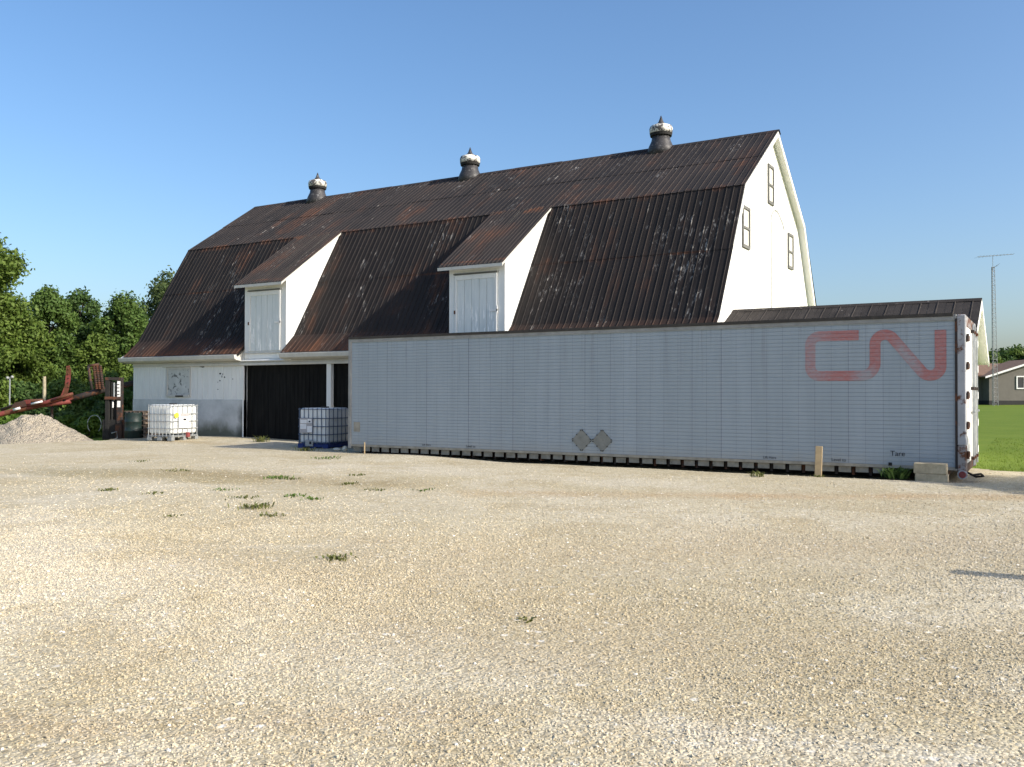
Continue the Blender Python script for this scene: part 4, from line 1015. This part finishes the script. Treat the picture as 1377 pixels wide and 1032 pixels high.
st_ = vbox('white_strip', 158.5, 162.8, 514, 535, -.058, -.052, M['whitep'], ms, bevel=0)
for y_ in (518, 522.5, 527, 531.5): vbox('strip_mark', 158.8, 161.6, y_, y_+1.2, -.062, -.0585, M['darkrust'], st_, bevel=0)
vbox('white_strip', 158.5, 162.8, 540.5, 549, -.058, -.052, M['whitep'], ms, bevel=0)
vbox('carriage', 138, 157, 566, 600, -.02, .3, M['dark'], ms)
vbox('fork_bracket', 163, 170, 566, 600, .0, .12, M['rust'], ms)
vbox('white_tag', 151, 153, 541, 550, -.02, .0, M['whitep'], ms)
MB().tube([P(150, 584, DM-.1), P(157, 582, DM-.12), P(158, 590, DM-.12), P(151, 594, DM-.1)], .02, 6).build('hose', M['greypl'], ms)
# drum, crates, hoop
q = P(180, 590, 30.2); g0 = hgt(q.x, q.y)-.05
dm = thing('steel_drum', (q.x, q.y, g0), 'dark green steel drum beside the caged tote', 'drum', off=False)
MB().lathe([(.27, 0), (.285, .01), (.285, .28), (.298, .30), (.285, .32), (.285, .58), (.298, .60), (.285, .62), (.285, .88), (.29, .90), (.27, .905), (.265, .885)], (0, 0, 0), 24).build('shell', M['drum'], dm, True)
MB().lathe([(.262, .875), (.262, .882)], (0, 0, 0), 24).build('lid', M['drum'], dm)
MB().lathe([(.03, .88), (.03, .90)], (.15, 0, 0), 10).build('bung', M['hinge'], dm)
q = P(193, 590, 30.6); cr = thing('pallet_stack', (q.x, q.y, hgt(q.x, q.y)), 'dark stack of old wooden pallets behind the caged tote', 'pallets', rz=R(15), off=False)
for lv_ in range(6):
    z0 = lv_*.155
    for x in (-.35, 0, .35): MB().box((x-.04, -.4, z0), (x+.04, .4, z0+.10)).build('bearer', M['oldwood'], cr)
    for k in range(5): MB().box((-.45, -.4+k*.17, z0+.102), (.45, -.4+k*.17+.11, z0+.122+random.uniform(0, .004))).build('deck_board', M['oldwood'], cr)
hp = P(127, 572, 34); o = MB().tube([hp+RT*(.26*math.cos(t))+Vector((0, 0, .34*math.sin(t))) for t in np.linspace(-.9, math.pi+.9, 20)], .014, 6).build('wire_hoop', M['steel'], None, True, origin=hp); tag(o, 'bent pale wire hoop standing in the weeds by the pile', 'hoop')
q = P(59.5, 545, 39); g0 = hgt(q.x, q.y)
o = put('timber_post', MB().tube([(0, 0, -.2), (.01, 0, 1.2), (0, 0, P(59, 508, 39).z-g0)], [.075, .07, .065], 8).mesh('timber_post'), M['block'], None, (q.x, q.y, g0)); tag(o, 'bare pale timber post among the bushes', 'post')
q = P(13, 545, 39); g0 = hgt(q.x, q.y)
lp = thing('yard_lamp', (q.x, q.y, g0), 'thin pole with two small white heads among the bushes', 'lamp', off=False)
zt = P(13, 509, 39).z-g0
MB().tube([(0, 0, -.2), (0, 0, zt)], .03, 7).build('pole', M['steel'], lp)
MB().tube([tuple(RT*-.1+Vector((0, 0, zt-.05))), tuple(RT*.1+Vector((0, 0, zt)))], .02, 6).build('crossarm', M['steel'], lp)
for s_ in (-1, 1): MB().lathe([(.02, -.06), (.06, -.02), (.06, .04), (.02, .07)], tuple(RT*.1*s_+Vector((0, 0, zt-.02+.02*s_))), 10).build('lamp_head', M['greypl'], lp, True)
# ------------------------------------------------------------------ house and mast beyond the lawn
HD = 80.0
hq = P(1322, 543, HD); hz0 = hgt(hq.x, hq.y)-.05
hs = thing('grey_house', (hq.x, hq.y, hz0), 'low grey house with brown roof and white framed window beyond the lawn', 'house', rz=YAW, off=False)
# local frame: x to the right, y away from the camera
s_ = HD/1214
wall_h = (543-503)*s_+.1
MB().box((-2.2, 1.2, 0), (14, 8.5, wall_h)).build('wall', M['siding'], hs)
MB().box((-2.25, 1.15, 0), (14.05, 8.55, .42)).build('foundation', M['found'], hs)
GX0, GX1 = .55, 9.2
gm = (GX0+GX1)/2; gh = 1.4
fr_ = MB().add([(GX0, 0, 0), (GX1, 0, 0), (GX1, 0, wall_h-.1), (gm, 0, wall_h+gh-.1), (GX0, 0, wall_h-.1), (GX0, 1.3, 0), (GX1, 1.3, 0), (GX1, 1.3, wall_h-.1), (gm, 1.3, wall_h+gh-.1), (GX0, 1.3, wall_h-.1)],
               [(0, 1, 2, 3, 4), (9, 8, 7, 6, 5), (0, 4, 9, 5), (1, 6, 7, 2)]).build('front_gable', M['siding'], hs)
MB().box((GX0-.03, -.03, 0), (GX1+.03, 1.2, .42)).build('foundation', M['found'], hs)
rf = MB()
ez, rz_ = wall_h-.02, wall_h+1.15
rf.add([(-2.7, .75, ez), (14.5, .75, ez), (14.5, 4.85, rz_), (-2.7, 4.85, rz_), (-2.7, .75, ez-.12), (14.5, .75, ez-.12), (14.5, 4.85, rz_-.12), (-2.7, 4.85, rz_-.12)], [(0, 1, 2, 3), (7, 6, 5, 4), (0, 4, 5, 1), (1, 5, 6, 2), (3, 7, 4, 0)])
rf.add([(-2.7, 4.85, rz_), (14.5, 4.85, rz_), (14.5, 8.95, ez), (-2.7, 8.95, ez), (-2.7, 4.85, rz_-.12), (14.5, 4.85, rz_-.12), (14.5, 8.95, ez-.12), (-2.7, 8.95, ez-.12)], [(0, 1, 2, 3), (7, 6, 5, 4), (2, 6, 7, 3), (1, 5, 6, 2), (3, 7, 4, 0)])
rfo = rf.build('roof', M['shingle'], hs)
g2 = MB()
for (xa, za, xb, zb) in ((GX0-.5, wall_h-.16, gm, wall_h+gh), (gm, wall_h+gh, GX1+.5, wall_h-.16)):
    g2.add([(xa, -.35, za), (xb, -.35, zb), (xb, 4.6, zb), (xa, 4.6, za), (xa, -.35, za-.1), (xb, -.35, zb-.1), (xb, 4.6, zb-.1), (xa, 4.6, za-.1)], [(0, 1, 2, 3), (7, 6, 5, 4), (0, 4, 5, 1), (3, 7, 4, 0), (1, 5, 6, 2)])
g2.build('gable_roof', M['shingle'], hs)
for (xa, za, xb, zb) in ((GX0-.52, wall_h-.18, gm, wall_h+gh-.01), (gm, wall_h+gh-.01, GX1+.52, wall_h-.18)):
    MB().add([(xa, -.38, za), (xb, -.38, zb), (xb, -.38, zb-.17), (xa, -.38, za-.17), (xa, -.352, za), (xb, -.352, zb), (xb, -.352, zb-.17), (xa, -.352, za-.17)], [(3, 2, 1, 0), (4, 5, 6, 7), (0, 1, 5, 4), (2, 3, 7, 6), (0, 4, 7, 3), (1, 2, 6, 5)]).build('rake_trim', M['whitep'], hs)
wx0 = (1366.5-1322)*s_; wz0 = (543-521)*s_; wz1 = (543-503.5)*s_
wn = MB().box((wx0+.08, -.03, wz0+.08), (wx0+1.32, -.0, wz1-.08)).build('window', M['glass'], hs)
for a, b in (((wx0, wz0), (wx0+.1, wz1)), ((wx0+1.3, wz0), (wx0+1.4, wz1)), ((wx0+.1, wz0), (wx0+1.3, wz0+.1)), ((wx0+.1, wz1-.1), (wx0+1.3, wz1)), ((wx0+.66, wz0+.1), (wx0+.74, wz1-.1))):
    MB().box((a[0], -.08, a[1]), (b[0], -.001, b[1])).build('frame', M['whitep'], wn)
# lattice tower with antenna
TD = 77.0
tq = P(1338, 540, TD); tz0 = hgt(tq.x, tq.y)-.05; ttop = P(1336, 358, TD).z-tz0
tw = thing('antenna_tower', (tq.x, tq.y, tz0), 'slim grey lattice tower carrying a yagi antenna in front of the house', 'tower', rz=YAW, off=False)
def leg_at(k, z):
    r_ = .26-.12*z/ttop; a = R(90+120*k+15); return Vector((r_*math.cos(a)-.13*z/ttop, r_*math.sin(a), z))
for k in range(3): MB().tube([leg_at(k, -.1), leg_at(k, ttop)], .024, 6).build('leg', M['tower'], tw)
nr_ = 30
br = MB()
for i in range(nr_):
    z0 = ttop*i/nr_; z1 = ttop*(i+1)/nr_
    for k in range(3):
        br.tube([leg_at(k, z1), leg_at((k+1) % 3, z1)], .016, 5); br.tube([leg_at(k, z0), leg_at((k+1) % 3, z1)], .010, 4)
br.build('lattice_brace', M['tower'], tw)
mast_top = P(1336, 343, TD).z-tz0
c0 = Vector((-.13, 0, ttop-.4)); c1 = Vector((-.13, 0, mast_top+.05))
MB().tube([c0, c1], .022, 6).build('antenna_mast', M['tower'], tw)
bs_ = TD/1214
an = MB().tube([(c1.x-21*bs_, 0, mast_top-.09), (c1.x+28*bs_, 0, mast_top+.16)], .022, 6).build('antenna_boom', M['tower'], tw)
for k, t in enumerate(np.linspace(.02, .98, 11)):
    x = c1.x-21*bs_+49*bs_*t; z = mast_top-.09+.25*t; e = .75-.4*t
    MB().tube([(x-.12*e, -e, z), (x+.12*e, e, z)], .009, 5).build('antenna_element', M['tower'], an)
a2 = MB().tube([(c1.x-.1, 0, ttop-.15), (c1.x+.5, 0, ttop+.22)], .015, 5).build('antenna_boom', M['tower'], tw)
for t in (.2, .55, .9): MB().tube([(c1.x-.1+.6*t, -.3, ttop-.15+.37*t+.1), (c1.x-.1+.6*t, .3, ttop-.15+.37*t-.1)], .01, 5).build('antenna_element', M['tower'], a2)
bpy.context.view_layer.update()
